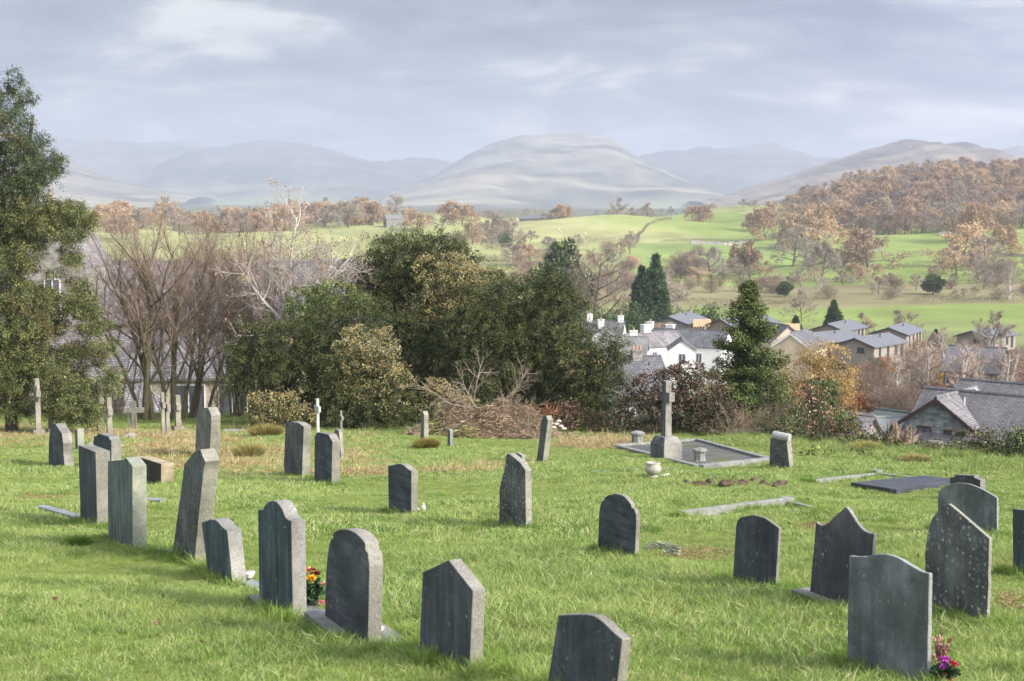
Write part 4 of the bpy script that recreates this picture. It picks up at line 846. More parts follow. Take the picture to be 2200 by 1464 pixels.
def leafy(name, px_base, Y, lobes, parts, label, cat='tree', group=None, trunk=None, bk=None, limbs=True, crown='crown', basez=None, dark=.25):
    """a tree or bush standing at (px_base, Y); lobes in picture pixels (px, row, radius, radius_z, dY)"""
    B = place(px_base, Y); 
    if basez is not None: B[2] = basez
    root = thing(name, B, label, cat, group); allp = []; LB = []; parts = [dict(p_) for p_ in parts]
    for q in lobes:
        px, py, rp = q[:3]; rz = q[3] if len(q) > 3 and q[3] else rp; dy = q[4] if len(q) > 4 else 0
        c, rad = plob(px, py, Y + dy, rp, rz, min(rp, 95)); LB.append((c - B, rad))
    for prm in parts:
        sel = prm.pop('sel', None); bo = prm.pop('bough', None); f = prm.pop('colf')
        if bo: allp.append(boughs([LB[i] for i in sel] if sel is not None else LB, **bo))
        V_, F_, C_ = lobes_leaves([LB[i] for i in sel] if sel is not None else LB, colf=f, **prm); allp.append((V_, F_, C_))
    leafmesh(crown, allp, root)
    if trunk:
        mb = MB(); zt = max(c[2] for c, _ in LB); tr = trunk; cm = np.mean([c for c, _ in LB], 0)
        mb.tube([(0, 0, -.3), (0.05, 0.02, zt * .3), (cm[0] * .5, cm[1] * .5, zt * .6), (cm[0], cm[1], zt * .9)], [tr * 1.25, tr, tr * .7, tr * .3], 8)
        if limbs:
            for c, rad in LB:
                z0 = max(.2, c[2] * .55); mb.tube([(cm[0] * .4, cm[1] * .4, min(z0, zt * .7)), (c[0] * .6, c[1] * .6, c[2] * .85), c], [tr * .45, tr * .3, tr * .12], 5)
        mb.build('trunk', bk or BARK, root)
    return root
BARK = bark('tree_bark', (.06, .05, .035), (.13, .11, .08)); BARK_M = bark('mossy_bark', (.085, .07, .048), (.19, .16, .11), mossy=(.12, .12, .045)); BARK_P = bark('pale_bark', (.42, .39, .34), (.62, .59, .53), 2.0); TWIG = bark('twig_bark', (.25, .18, .14), (.37, .29, .225)); TWIG_D = bark('dark_twig', (.14, .10, .08), (.25, .18, .14))
# ------------------------------------------------------------------ near trees and bushes
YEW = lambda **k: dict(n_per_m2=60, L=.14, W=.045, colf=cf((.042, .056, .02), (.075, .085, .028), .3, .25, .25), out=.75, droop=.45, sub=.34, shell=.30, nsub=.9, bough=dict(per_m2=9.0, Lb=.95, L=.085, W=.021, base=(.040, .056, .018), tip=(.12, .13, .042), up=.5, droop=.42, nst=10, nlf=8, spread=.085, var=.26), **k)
IVY = lambda **k: dict(n_per_m2=150, L=.066, W=.056, colf=cf((.065, .088, .03), (.30, .245, .11), .85, .13, .25), out=.45, droop=.25, sub=.27, shell=.62, nsub=1.2, **k)
IVYG = lambda **k: dict(n_per_m2=150, L=.066, W=.056, colf=cf((.08, .125, .036), (.20, .215, .075), .55, .13, .22), out=.45, droop=.25, sub=.27, shell=.62, nsub=1.2, **k)
# big conifer, left
L1 = [(28, 172, 20, 30), (8, 215, 42, 30), (60, 208, 20, 15), (12, 262, 52, 32), (68, 302, 38, 20), (18, 330, 62, 34), (88, 352, 42, 20), (40, 388, 64, 20), (112, 366, 22, 12),
      (15, 432, 62, 28), (72, 436, 52, 22), (124, 452, 56, 22), (172, 474, 36, 18), (60, 484, 74, 26), (5, 500, 60, 34), (146, 502, 44, 14), (188, 462, 20, 10),
      (8, 560, 58, 26), (150, 540, 26, 14), (160, 560, 20, 14), (18, 624, 62, 36), (70, 640, 62, 34), (118, 655, 40, 24), (176, 622, 22, 20), (180, 662, 32, 16), (36, 705, 72, 36), (108, 700, 40, 20), (190, 706, 28, 13),
      (28, 764, 80, 36), (104, 768, 56, 26), (176, 752, 44, 14), (222, 748, 26, 10), (46, 816, 88, 28), (10, 850, 46, 16), (120, 862, 46, 16), (40, 878, 46, 13), (160, 882, 50, 14), (132, 822, 60, 30), (192, 836, 42, 20), (232, 806, 26, 12), (146, 878, 60, 22), (198, 886, 32, 14),
      (-60, 260, 60, 50), (-80, 360, 80, 60), (-90, 480, 90, 60), (-90, 600, 90, 60), (-90, 720, 100, 60), (-90, 800, 100, 40)]
L2 = []
for a, b, c, d in L1:                    # each mass is a handful of flat, overlapping plates
    n_ = 1 + int(c / 28) + int(d / 30)
    for q in range(n_):
        f = (q + .5) / n_ * 2 - 1; L2.append((a + rng.normal() * c * .42, b + f * d * .85, c * rng.uniform(.45, .75), 10 + rng.uniform(0, 6), rng.uniform(-1.3, 1.0)))
for px, py, r_ in ((200, 470, 18), (185, 496, 18), (150, 560, 22), (170, 605, 24), (195, 640, 22), (200, 668, 24), (230, 700, 22), (245, 740, 24), (215, 770, 26), (255, 800, 20), (250, 835, 22), (120, 590, 26), (60, 575, 30), (95, 520, 30), (30, 530, 40)): L2 += [(px - 4, py, r_ * .8, 8, rng.uniform(-.8, .8))] + ([(px - 20, py + 12, r_ * .8, 8, rng.uniform(-.8, .8))] if rng.uniform() < .5 else [])
L1 = [(a, b, c * .88, d * .72, rng.uniform(-1, .6)) for a, b, c, d in L1] + [q for i, q in enumerate(L2) if i % 2 or q[0] > 150]
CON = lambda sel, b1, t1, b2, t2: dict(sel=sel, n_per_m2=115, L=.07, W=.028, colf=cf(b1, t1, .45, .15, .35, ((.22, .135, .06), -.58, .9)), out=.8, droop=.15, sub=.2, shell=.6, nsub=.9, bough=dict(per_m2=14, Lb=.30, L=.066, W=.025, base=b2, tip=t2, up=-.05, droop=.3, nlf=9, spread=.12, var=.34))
topI = [i for i, q in enumerate(L1) if q[1] < 420]; lowI = [i for i, q in enumerate(L1) if q[1] >= 420]
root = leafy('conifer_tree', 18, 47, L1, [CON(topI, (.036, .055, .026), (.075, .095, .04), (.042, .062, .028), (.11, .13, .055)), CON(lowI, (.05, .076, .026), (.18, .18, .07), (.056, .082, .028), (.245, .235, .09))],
      'tall shaggy conifer with flat green sprays and brown patches at the left edge', 'conifer', None, trunk=.17, limbs=False)
LIMB = bark('grey_limb', (.15, .13, .10), (.28, .25, .2))
for _ in range(20):                      # bare grey limbs showing between the sprays
    z = rng.uniform(.6, 8.5); a = rng.uniform(-.9, 3.9); L = rng.uniform(1.0, 3.4) * (1.15 - z / 12); MB().tube([(0, 0, z), (math.cos(a) * L * .5, math.sin(a) * L * .4 - .2, z - .25), (math.cos(a) * L, math.sin(a) * L * .6 - .4, z - .1 + rng.uniform(-.3, .3))], [.045, .03, .01], 5).build('limb', LIMB, root)

# bare trees
BT = dict(nseg=[9, 8, 6, 5, 4], end=[.35, .3, .3, .4, .5], wob=[.06, .06, .07, .08, .10], up=[.25, .3, .2, .1, .1], kids=[13, 10, 7, 4], start=[.22, .2, .2, .2], ang=[36, 30, 34, 38], len=[.58, .48, .5, .5], rk=[.42, .4, .42, .5], rmin=.0055, anv=11)
def bare(name, seed, stems, Y, P, label, cat='tree', group=None, mb_=None, mt_=None, ks=(8, 6, 5, 4, 3), leaves=None, px0=None, split=2):
    px0 = px0 or stems[0][0]; B = place(px0, Y); root = thing(name, B, label, cat, group); sk = Skel(seed)
    for (px, py, hpx, lean, r0) in stems:
        c = at(px, py, Y) - B; c[2] = min(c[2], 0) if py > 850 else c[2]; sk.grow(c + (0, sk.r.uniform(-.25, .25), -.15 if py > 850 else 0), (lean, sk.r.uniform(-.12, .12), 1), hpx * pxm(Y), r0, 0, P)
    nl = len(P['nseg'])
    V_, F_ = sk.mesh(list(range(split)), ks[:split]); link('trunk', mesh_np('trunk', V_, [F_], [mb_ or BARK_M], smooth=True), root)
    V_, F_ = sk.mesh(list(range(split, nl)), ks[split:]); o = link('crown', mesh_np('crown', V_, [F_], [mt_ or TWIG]), root)
    if leaves:
        frac, L, W, c = leaves; tp = [t for t in sk.tips if t[2] >= nl - 2 and sk.r.uniform() < frac]; p = np.array([t[0] for t in tp]); p = np.repeat(p, 3, 0) + rng.normal(size=(len(p) * 3, 3)) * .06
        V_, F_ = leafq(p, rng.normal(size=p.shape) - [0, 0, .5], L, W); leafmesh('leaves', [(V_, F_, vcol(c, len(p), .3))], root)
    return root
bare('bare_tree', 11, [(312, 915, 365, .03, .16), (330, 915, 345, -.12, .12), (306, 915, 330, -.34, .085)], 56, BT, 'bare twin-stemmed tree with fine twigs, nearest the big conifer')
bare('bare_tree', 12, [(372, 915, 370, .03, .14), (366, 915, 330, -.16, .085), (392, 915, 350, .16, .09)], 56.5, BT, 'bare crooked multi-stemmed tree in the middle of the bare group')
bare('bare_tree', 13, [(412, 915, 360, .10, .11), (400, 915, 330, .30, .09), (440, 915, 350, .20, .075)], 57, BT, 'bare leaning tree at the right side of the bare group')
BS = dict(nseg=[12, 7, 5], end=[.25, .3, .4], wob=[.05, .08, .12], up=[.3, .9, .5], kids=[13, 6], start=[.12, .2], ang=[20, 26], len=[.34, .5], rk=[.35, .45], rmin=.005, anv=8)
st = [(rng.uniform(490, 625), 900, rng.uniform(290, 420), rng.uniform(-.16, .10), rng.uniform(.025, .05)) for _ in range(42)]
bare('bare_thicket', 14, st, 58.5, BS, 'dense dark thicket of upright reddish twigs between the bare trees and the yew', 'shrub', mb_=TWIG_D, mt_=TWIG_D, ks=(5, 4, 3), px0=550, split=1, leaves=(.06, .09, .06, (.20, .10, .06)))
st = [(rng.uniform(205, 500), 908, rng.uniform(110, 300), rng.uniform(-.35, .35), rng.uniform(.012, .022)) for _ in range(34)]
bare('bare_thicket', 15, st, 57.5, BS, 'fine bare undergrowth twigs around the trunks of the bare trees', 'shrub', mb_=TWIG, mt_=TWIG, ks=(4, 3, 3), px0=350, split=1)
WT = dict(nseg=[9, 8, 6, 4, 3], end=[.3, .25, .3, .4, .5], wob=[.06, .12, .13, .14, .15], up=[.1, .35, .35, .2, .1], kids=[10, 8, 6, 4], start=[.10, .15, .2, .2], ang=[50, 40, 38, 42], len=[.6, .5, .45, .5], rk=[.55, .45, .45, .5], rmin=.006, anv=12)
bare('pale_bare_tree', 21, [(626, 700, 235, .10, .085), (632, 710, 205, .75, .075), (640, 720, 200, -.95, .075), (622, 690, 180, -.22, .06), (640, 700, 170, .35, .055)], 55, WT, 'pale silvery bare tree spreading above the ivy-covered bush', mb_=BARK_P, mt_=bark('pale_twig', (.36, .30, .25), (.52, .45, .39)), leaves=(.05, .09, .06, (.36, .24, .16)), px0=635)

# the evergreen mass
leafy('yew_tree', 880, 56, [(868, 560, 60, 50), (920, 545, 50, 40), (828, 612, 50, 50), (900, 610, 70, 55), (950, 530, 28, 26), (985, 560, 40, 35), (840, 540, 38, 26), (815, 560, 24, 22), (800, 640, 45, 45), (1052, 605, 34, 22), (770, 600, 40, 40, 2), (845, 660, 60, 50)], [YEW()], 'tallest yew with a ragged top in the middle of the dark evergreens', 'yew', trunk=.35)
leafy('ivy_clad_tree', 985, 54.5, [(950, 612, 52, 40), (1010, 610, 58, 38), (1048, 606, 40, 26), (940, 660, 55, 45), (1000, 668, 60, 42), (920, 580, 30, 30), (1050, 650, 40, 38), (980, 575, 40, 26), (895, 690, 40, 36), (1060, 690, 45, 40)], [IVY()], 'ivy-smothered tree with tan flower heads leaning on the tallest yew', 'tree', trunk=.25)
leafy('ivy_bush', 690, 54, [(665, 655, 50, 40), (720, 642, 56, 34), (640, 690, 36, 36), (700, 690, 60, 40), (760, 665, 36, 30), (680, 730, 40, 36)], [IVYG()], 'bright green ivy-covered bush below the pale bare tree', 'bush', trunk=.15)
leafy('yew_tree', 590, 52, [(545, 745, 42, 45), (600, 740, 50, 45), (650, 750, 50, 44), (530, 800, 40, 50), (585, 810, 60, 55), (645, 820, 55, 55), (690, 770, 50, 50), (690, 850, 50, 55), (640, 885, 50, 45), (720, 710, 46, 36), (770, 690, 52, 40, 1)], [YEW()], 'dark yew at the left end of the evergreens beside the thicket', 'yew', trunk=.22)
leafy('ivy_clad_tree', 790, 50.5, [(765, 752, 46, 44), (812, 745, 40, 36), (750, 800, 50, 48), (810, 800, 52, 50), (848, 830, 38, 50), (790, 850, 55, 50), (730, 840, 40, 46), (850, 890, 40, 50), (780, 900, 55, 42), (730, 905, 40, 36)], [IVY(sel=[0, 1, 3, 4, 2, 5]), YEW(sel=[2, 5, 6, 7, 8, 9])], 'rounded ivy-covered tree with tan flower heads in front of the dark yews', 'tree', trunk=.2)
leafy('ivy_bush', 590, 49.5, [(575, 870, 34, 30), (610, 875, 40, 34), (590, 905, 48, 28), (640, 905, 34, 26), (560, 890, 26, 26)], [IVY()], 'low ivy bush with yellow-tan flower heads right of the thicket foot', 'bush')
leafy('yew_tree', 900, 54, [(860, 720, 50, 45), (910, 710, 55, 45), (960, 730, 55, 45), (880, 780, 50, 50), (930, 790, 60, 55), (980, 800, 55, 55), (900, 850, 50, 50), (950, 860, 50, 45), (890, 900, 40, 40)], [YEW()], 'dark yew filling the middle of the evergreens above the brown heap', 'yew', trunk=.25)
leafy('yew_tree', 1130, 52, [(1060, 660, 50, 40), (1110, 640, 52, 38), (1165, 640, 55, 42), (1205, 660, 40, 40), (1030, 710, 50, 45), (1085, 710, 60, 50), (1145, 710, 60, 52), (1205, 720, 48, 50), (1040, 780, 55, 52), (1100, 785, 62, 56), (1165, 790, 60, 58), (1225, 790, 46, 50), (1060, 850, 60, 50), (1125, 860, 60, 48), (1190, 860, 58, 50), (1250, 850, 45, 45), (1185, 610, 30, 26), (1245, 740, 26, 40)], [YEW()], 'broad dark yew at the right of the evergreens behind the brown heap', 'yew', trunk=.32)
leafy('yew_tree', 1285, 50, [(1290, 745, 42, 26), (1262, 790, 40, 42), (1310, 775, 30, 20), (1280, 840, 48, 46), (1300, 890, 44, 40), (1255, 890, 46, 44), (1318, 830, 24, 30), (1335, 768, 20, 8)], [YEW(), IVY(sel=[1])], 'ragged yew bough mass hanging over the slate roof at the right end of the evergreens', 'yew', trunk=.15)
leafy('ivy_bush', 960, 48, [(940, 850, 36, 34), (965, 870, 34, 30), (925, 880, 28, 30)], [IVY()], 'tan-flowered ivy bush at the left end of the brown heap', 'bush')
# red-brown bush, spruce, yellow tree, sapling
leafy('bramble_bush', 1450, 46.5, [(1400, 846, 50, 44), (1455, 831, 56, 40), (1510, 851, 50, 42), (1545, 884, 40, 40), (1375, 884, 46, 46), (1440, 884, 60, 50), (1505, 904, 58, 44), (1350, 919, 36, 34), (1420, 929, 50, 30), (1570, 909, 26, 34), (1480, 806, 36, 22)],
      [dict(n_per_m2=85, L=.10, W=.06, colf=cf((.06, .064, .03), (.135, .082, .06), .6, .18, .2), out=.5, droop=.3, sub=.30, shell=.55, nsub=1.15)], 'large rounded bush with red-brown leaves behind the tall cross', 'bush', trunk=.1)
def spruce(px, Y, toprow, hwpx, label, cols, seed, lumps=26, name='spruce_tree', dens=1.0, cat='conifer', group=None, shape=None, Ln=.10, W=.035, base_lift=0.0):
    r = np.random.default_rng(seed); B = place(px, Y); root = thing(name, B, label, cat, group); top = at(px, toprow, Y)[2] - B[2]; Rm = hwpx * pxm(Y); shape = shape or (lambda f: (1 - f) ** .8)
    Ps, Ds, Cs, A, Bq, ra, rb = [], [], [], [], [], [], []
    nb = int(top * 26 * dens)
    for i in range(nb):
        f = (i + r.uniform()) / nb; z = base_lift + (top - base_lift) * f; L = Rm * shape(f) * r.uniform(.65, 1.18) + .08; az = r.uniform(0, 6.283); d = np.array((math.cos(az), math.sin(az), 0)); m = max(3, int(L / .16)); q = np.linspace(.12, 1, m)
        pts = np.array((0, 0, z)) + d[None] * (L * q)[:, None] + np.array((0, 0, 1))[None] * (-(.42 - .30 * f) * L * q + .30 * L * q ** 2.4)[:, None]
        A.append((0, 0, z)); Bq.append(pts[-1]); ra.append(.012 + .02 * (1 - f)); rb.append(.004)
        npm = int(30 * dens); k = np.repeat(np.arange(m), npm); s = np.array((-d[1], d[0], 0)); wd = (.08 + .20 * L * (1 - q * .75))
        pp = pts[k] + s[None] * (r.normal(size=len(k)) * wd[k] * .7)[:, None] + r.normal(size=(len(k), 3)) * [.05, .05, .05] - np.array((0, 0, 1))[None] * np.abs(r.normal(size=len(k)) * .07)[:, None]
        Ps.append(pp); Ds.append(d[None] * .7 + r.normal(size=(len(k), 3)) * .55 + [0, 0, -.15]); t = (q[k] > .72) & (r.uniform(size=len(k)) < .6); c0 = np.where(t[:, None], np.array(cols[1])[None], np.array(cols[0])[None]) * (1 + .25 * r.normal(size=(len(k), 1))); Cs.append(c0 * r.uniform(.8, 1.2))
    P_, D_, C_ = map(np.concatenate, (Ps, Ds, Cs)); n = len(P_); V_, F_ = leafq(P_, D_, Ln * r.uniform(.7, 1.3, n), W * r.uniform(.7, 1.3, n), r); leafmesh('crown', [(V_, F_, np.clip(C_, .004, .9))], root)
    V_, F_ = tubes_np(np.array(A + [(0, 0, -.3)], float), np.array(Bq + [(0, 0, top)], float), np.array(ra + [top * .022 + .03]), np.array(rb + [.01]), 6); link('trunk', mesh_np('trunk', V_, [F_], [BARK]), root); return root
spruce(1608, 49, 606, 118, 'pointed dark green spruce standing before the white houses', ((.055, .085, .026), (.15, .175, .05)), 5, shape=lambda f: (1 - f) ** .75 * (1 if f > .1 else .8 + 2 * f), dens=1.45, W=.042)
leafy('weeping_conifer', 1768, 47.5, [(1765, 845, 32, 36), (1745, 890, 40, 44), (1785, 895, 36, 46), (1810, 930, 30, 36)], [dict(n_per_m2=90, L=.20, W=.035, colf=cf((.05, .085, .03), (.10, .14, .05), .35, .25), out=.35, droop=1.1, sub=.3, shell=.6)], 'small drooping green conifer between the spruce and the yellow tree', 'conifer', trunk=.1)
YT = [(1760, 762, 46, 36), (1720, 790, 44, 40), (1795, 790, 42, 42), (1755, 820, 52, 42), (1700, 830, 30, 36), (1810, 840, 34, 46), (1775, 870, 46, 44), (1722, 870, 40, 40), (1815, 895, 24, 34), (1770, 910, 40, 30)]
leafy('yellow_tree', 1758, 62, YT, [dict(n_per_m2=85, L=.07, W=.05, colf=cf((.34, .235, .09), (.45, .32, .13), .45, .15, .15), out=.3, droop=.4, sub=.5, shell=.3, nsub=1.3)], 'broad golden-yellow autumn tree between spruce and lodges', trunk=.16)
SP = dict(nseg=[8, 6, 4], end=[.3, .3, .5], wob=[.06, .10, .12], up=[.2, .6, .3], kids=[10, 6], start=[.18, .2], ang=[38, 36], len=[.42, .5], rk=[.4, .5], rmin=.006, anv=10)
bare('brown_sapling', 31, [(1728, 945, 140, -.04, .035), (1738, 945, 118, .10, .03), (1722, 945, 105, -.22, .025), (1752, 945, 112, .16, .03), (1770, 945, 75, .18, .02)], 44, SP, 'young tree hung with shrivelled brown leaves at the boundary wall', 'tree', mb_=BARK, ks=(6, 5, 3), leaves=(.32, .095, .05, (.34, .205, .125)), split=2, mt_=BARK)
BB = dict(nseg=[6, 5, 4], end=[.3, .4, .5], wob=[.14, .16, .18], up=[-.1, .2, .1], kids=[7, 5], start=[.15, .2], ang=[45, 45], len=[.5, .5], rk=[.5, .5], rmin=.004, anv=14)
st = [(rng.uniform(1565, 1690), 938, rng.uniform(40, 95), rng.uniform(-.4, .4), .011) for _ in range(55)]
bare('dead_stalks', 33, st, 44.5, BB, 'tangle of pale dead stalks along the wall below the spruce', 'dead plants', mb_=bark('dead_stalk', (.24, .18, .12), (.4, .33, .24)), mt_=bark('dead_stalk_fine', (.22, .16, .11), (.36, .28, .2)), ks=(4, 3, 3), split=1, px0=1630)

# boundary wall, brambles, stumps
def dry_stone(name, path, hts, label, mat, thick=.45, sl=.36, sh=.17, coping=.24, seed=3):
    r = np.random.default_rng(seed); root = thing(name, np.array((*path[0][:2], 0)), label, 'wall'); root.location.z = h1(*path[0][:2]); o0 = np.array(root.location); mb = MB(); mc = MB()
    for (a, b) in zip(path[:-1], path[1:]):
        a = np.array(a[:2], float); b = np.array(b[:2], float); L = np.linalg.norm(b - a); d = (b - a) / L; ang = math.atan2(d[1], d[0]); x = 0
        while x < L:
            w_ = sl * r.uniform(.6, 1.4); c = a + d * (x + w_ / 2); z = h1(*c); top = hts(c); zz_ = z - .6
            while zz_ < z + top:
                hh = sh * r.uniform(.75, 1.3); off = r.normal() * .03; mb.box((c[0] - o0[0] - d[1] * off, c[1] - o0[1] + d[0] * off, zz_ + hh / 2 - o0[2]), (w_ * .97, thick * r.uniform(.85, 1.05), hh * .95), ang + r.normal() * .05, r.uniform(.88, .99)); zz_ += hh
            if coping and r.uniform() < .85: mc.box((c[0] - o0[0], c[1] - o0[1], zz_ + coping / 2 - o0[2]), (w_ * .9, thick * .8, coping * r.uniform(.6, 1.3)), ang + r.normal() * .15, r.uniform(.6, .95), (r.normal() * .04, 0))
            x += w_
    mb.build('courses', mat, root, bevel=.02)
    if coping and mc.v: mc.build('coping', mat, root, bevel=.03)
    return root
ws = plain('wall_stone', (.25, .235, .21), .92, .45, 5)
pth = [place(px, np.interp(px, EDGE_PX, EDGE_Y) - .2) for px in (1320, 1450, 1560, 1650, 1760, 1850, 1950, 2050, 2130, 2230, 2400, 2600)]
dry_stone('boundary_wall', pth, lambda c: -.12 + .14 * math.sin(c[0] * 1.7), 'mossy dry stone wall along the lower edge of the churchyard, half buried in brambles', ws)
pth = [place(px, 61) for px in (-160, 20, 90, 250)]
dry_stone('stone_wall', pth, lambda c: .95, 'pale mortared stone wall behind the cross at the far left', plain('pale_wall_stone', (.34, .30, .25), .92, .35, 5), coping=.16, sl=.32, sh=.15, seed=8)
BR = lambda **k: dict(n_per_m2=80, L=.085, W=.055, colf=cf((.07, .085, .03), (.20, .13, .065), .45, .3, .2), out=.5, droop=.2, sub=.24, shell=.5, nsub=1.0, **k)
BRR = lambda **k: dict(n_per_m2=80, L=.085, W=.055, colf=cf((.12, .062, .045), (.21, .12, .08), .45, .3, .2), out=.5, droop=.2, sub=.24, shell=.5, nsub=1.0, **k)
BRG = lambda **k: dict(n_per_m2=80, L=.10, W=.05, colf=cf((.075, .11, .03), (.17, .19, .055), .5, .3, .2), out=.6, droop=.2, sub=.24, shell=.5, nsub=1.0, **k)
for px, Y, lobes, prm, lab in (
    (1250, 47.5, [(1215, 897, 33, 31), (1255, 907, 38, 28), (1295, 917, 35, 26), (1330, 922, 33, 26)], [BRR(sel=[0, 1]), BR(sel=[1, 2, 3])], 'low dark bramble between the brown heap and the tall cross'),
    (1800, 41.5, [(1720, 937, 33, 24), (1765, 932, 33, 31), (1800, 947, 38, 28), (1840, 937, 29, 28)], [BRR(sel=[1, 2]), BR(sel=[0, 3])], 'reddish bramble over the wall right of the lectern stone'),
    (1880, 39, [(1850, 957, 33, 26), (1885, 962, 33, 28), (1915, 977, 29, 24)], [BR()], 'dark green bramble at the foot of the split stumps'),
    (2010, 36.5, [(1975, 993, 35, 17), (2015, 988, 38, 20), (2050, 983, 38, 22)], [BR(), BRR(sel=[1])], 'green and brown bramble just right of the split stumps'),
    (2120, 34.5, [(2085, 971, 40, 33), (2125, 976, 40, 36), (2160, 991, 38, 33)], [BR()], 'tall bramble on the wall before the slate-roofed house'),
    (2200, 33, [(2190, 977, 38, 38), (2225, 987, 40, 40), (2260, 992, 40, 40)], [BRG(sel=[0, 1]), BR(sel=[1, 2])], 'bramble at the right edge of the picture'),
    (1990, 34.5, [(1900, 998, 44, 16), (1960, 1003, 44, 18), (2020, 1003, 44, 19), (2080, 1008, 49, 21), (2140, 1012, 44, 24), (2190, 1027, 40, 24), (1830, 990, 40, 15), (1760, 983, 35, 14)], [BRG()], 'strip of rank green growth in front of the brambles on the right')):
    leafy('bramble', px, Y, lobes, prm, lab, 'bramble', 'brambles along the boundary wall', crown='foliage')
k_ = 0
for p0 in (1700, 1790, 1880, 1965, 2050, 2135, 2215, 2300, 2390):   # continuous dark scrub along the wall
    lo = []; Yc = np.interp(p0, EDGE_PX, EDGE_Y) - 1.0
    for px in range(p0 - 40, p0 + 46, 17):
        Ye = np.interp(px, EDGE_PX, EDGE_Y) - rng.uniform(.5, 1.6); x = (px - 1100) / F / cp * Ye; hz_ = rng.uniform(.03, .14) if 1820 < px < 2110 else rng.uniform(.2, .5); lo.append((px, row_of(h1(x, Ye) + hz_, Ye), 24, (14 if 1820 < px < 2110 else 24), Ye - Yc))
    leafy('bramble', p0, Yc, lo, [dict(n_per_m2=110, L=.07, W=.045, colf=cf((.05, .066, .024), (.15, .105, .05) if k_ % 2 else (.12, .13, .045), .4, .25, .3), out=.5, droop=.2, sub=.2, shell=.45, nsub=1.0)], 'dark scrub hugging the boundary wall, ' + ('left of the brown sapling', 'right of the brown sapling', 'under the split stumps', 'below the slate gable', 'below the dormer roof', 'below the big slate roof', 'at the right picture edge', 'just outside the right edge', 'well outside the right edge')[k_], 'bramble', 'brambles along the boundary wall', crown='foliage'); k_ += 1
stm = bark('split_wood', (.16, .10, .06), (.40, .32, .25), 2.2)
for px, Y, segs, lab in ((1918, 39, [((1908, 965), (1914, 945), (1920, 912)), ((1918, 965), (1926, 930), (1924, 908)), ((1900, 968), (1905, 950), (1930, 925))], 'upright split tree stump in the brambles'),
                         (1950, 38.5, [((1935, 970), (1942, 945), (1958, 930)), ((1950, 970), (1958, 945), (1972, 938)), ((1942, 972), (1950, 950), (1950, 925))], 'leaning split tree stump, right of the upright one'),
                         (1882, 39.5, [((1882, 985), (1880, 960), (1876, 938)), ((1890, 985), (1886, 965), (1884, 945))], 'thin mossy stump left of the split stumps')):
    B = place(px, Y); root = thing('tree_stump', B, lab, 'stump'); mb = MB(); k = pxm(Y)
    for sgm in segs: 
        dy = rng.normal() * .08; pts = [at(x, y, Y + dy) - B for x, y in sgm]; pts[0][2] -= .4; r0 = rng.uniform(7, 10) * k; mb.tube(pts, [r0 * 1.1, r0, r0 * .45], 7)
        for _ in range(5): j = rng.normal(size=3) * r0 * .7; mb.tube([pts[1] + j, pts[2] + j * 1.2 + (0, 0, rng.uniform(-.05, .1))], [r0 * .3, r0 * .12], 5)
    mb.build('wood', stm, root)

# brushwood heap
P = place(1050, 46); root = thing('brush_heap', P, 'heap of brown dead grass and cuttings with grey branches on top', 'brush heap')
xs = np.linspace(-2.6, 2.6, 60); ys = np.linspace(-1.7, 1.9, 40); X_, Y_ = np.meshgrid(xs, ys); hh = 1.2 * np.exp(-((X_ + .9) / 1.0) ** 2 - (Y_ / 1.0) ** 2) + .75 * np.exp(-((X_ - .35) / .8) ** 2 - ((Y_ + .25) / .95) ** 2) + .7 * np.exp(-((X_ - 1.4) / .75) ** 2 - (Y_ / .9) ** 2) + .22 * fbm(X_, Y_, .6, 81, 3) - .12
Zh = H(X_.ravel() + P[0], Y_.ravel() + P[1]).reshape(X_.shape) - P[2]; Zg_ = Zh + np.where(hh > 0, hh, hh * 1.5); ix = np.arange(X_.size).reshape(X_.shape); Qh = np.stack([ix[:-1, :-1], ix[:-1, 1:], ix[1:, 1:], ix[1:, :-1]], -1).reshape(-1, 4); VH = np.stack([X_, Y_, Zg_], -1).reshape(-1, 3)
link('mound', mesh_np('mound', VH, [Qh], [soil], smooth=True), root)
n = 26000; i = rng.integers(0, len(VH), n); ok = hh.ravel()[i] > .02; i = i[ok]; n = len(i); p = VH[i] + rng.normal(size=(n, 3)) * [.06, .06, .03] + [0, 0, .02]; d = rng.normal(size=(n, 3)) * [1, 1, .35] + [0, -.2, -.25]
cmix = np.where((fbm(p[:, 0], p[:, 1], .9, 84, 2) > .35)[:, None], np.array((.27, .25, .10)), np.array((.33, .245, .165))); V_, F_ = leafq(p, d, rng.uniform(.12, .38, n), .018); leafmesh('straw', [(V_, F_, np.clip(cmix * (1 + .35 * rng.normal(size=(n, 1))), .01, .9))], root)
DB = dict(nseg=[8, 6, 4, 3], end=[.3, .3, .4, .5], wob=[.10, .14, .16, .2], up=[.05, .2, .1, 0], kids=[8, 5, 4], start=[.15, .2, .2], ang=[38, 40, 40], len=[.5, .45, .5], rk=[.5, .5, .5], rmin=.004, anv=14)
sk = Skel(41)
for (x0, x1, zz_, r0) in ((.2, -1.6, .5, .028), (-.2, -1.2, 1.1, .03), (-.4, 1.7, .35, .035), (-.6, -.5, 1.4, .03), (0, 1.0, .8, .025), (-.3, 1.8, .1, .03), (.1, -2.0, .2, .025), (-.9, -1.9, .9, .022), (.5, .9, 1.3, .02)):
    sk.grow((x0, -.3 + rng.normal() * .25, .78 + rng.uniform(-.1, .15)), (x1 - x0, -.25 + rng.normal() * .2, zz_), 1.9, r0, 0, DB)
V_, F_ = sk.mesh([0, 1, 2, 3], (5, 4, 3, 3)); link('dead_branches', mesh_np('dead_branches', V_, [F_], [bark('grey_dead', (.24, .19, .14), (.45, .38, .30))]), root)
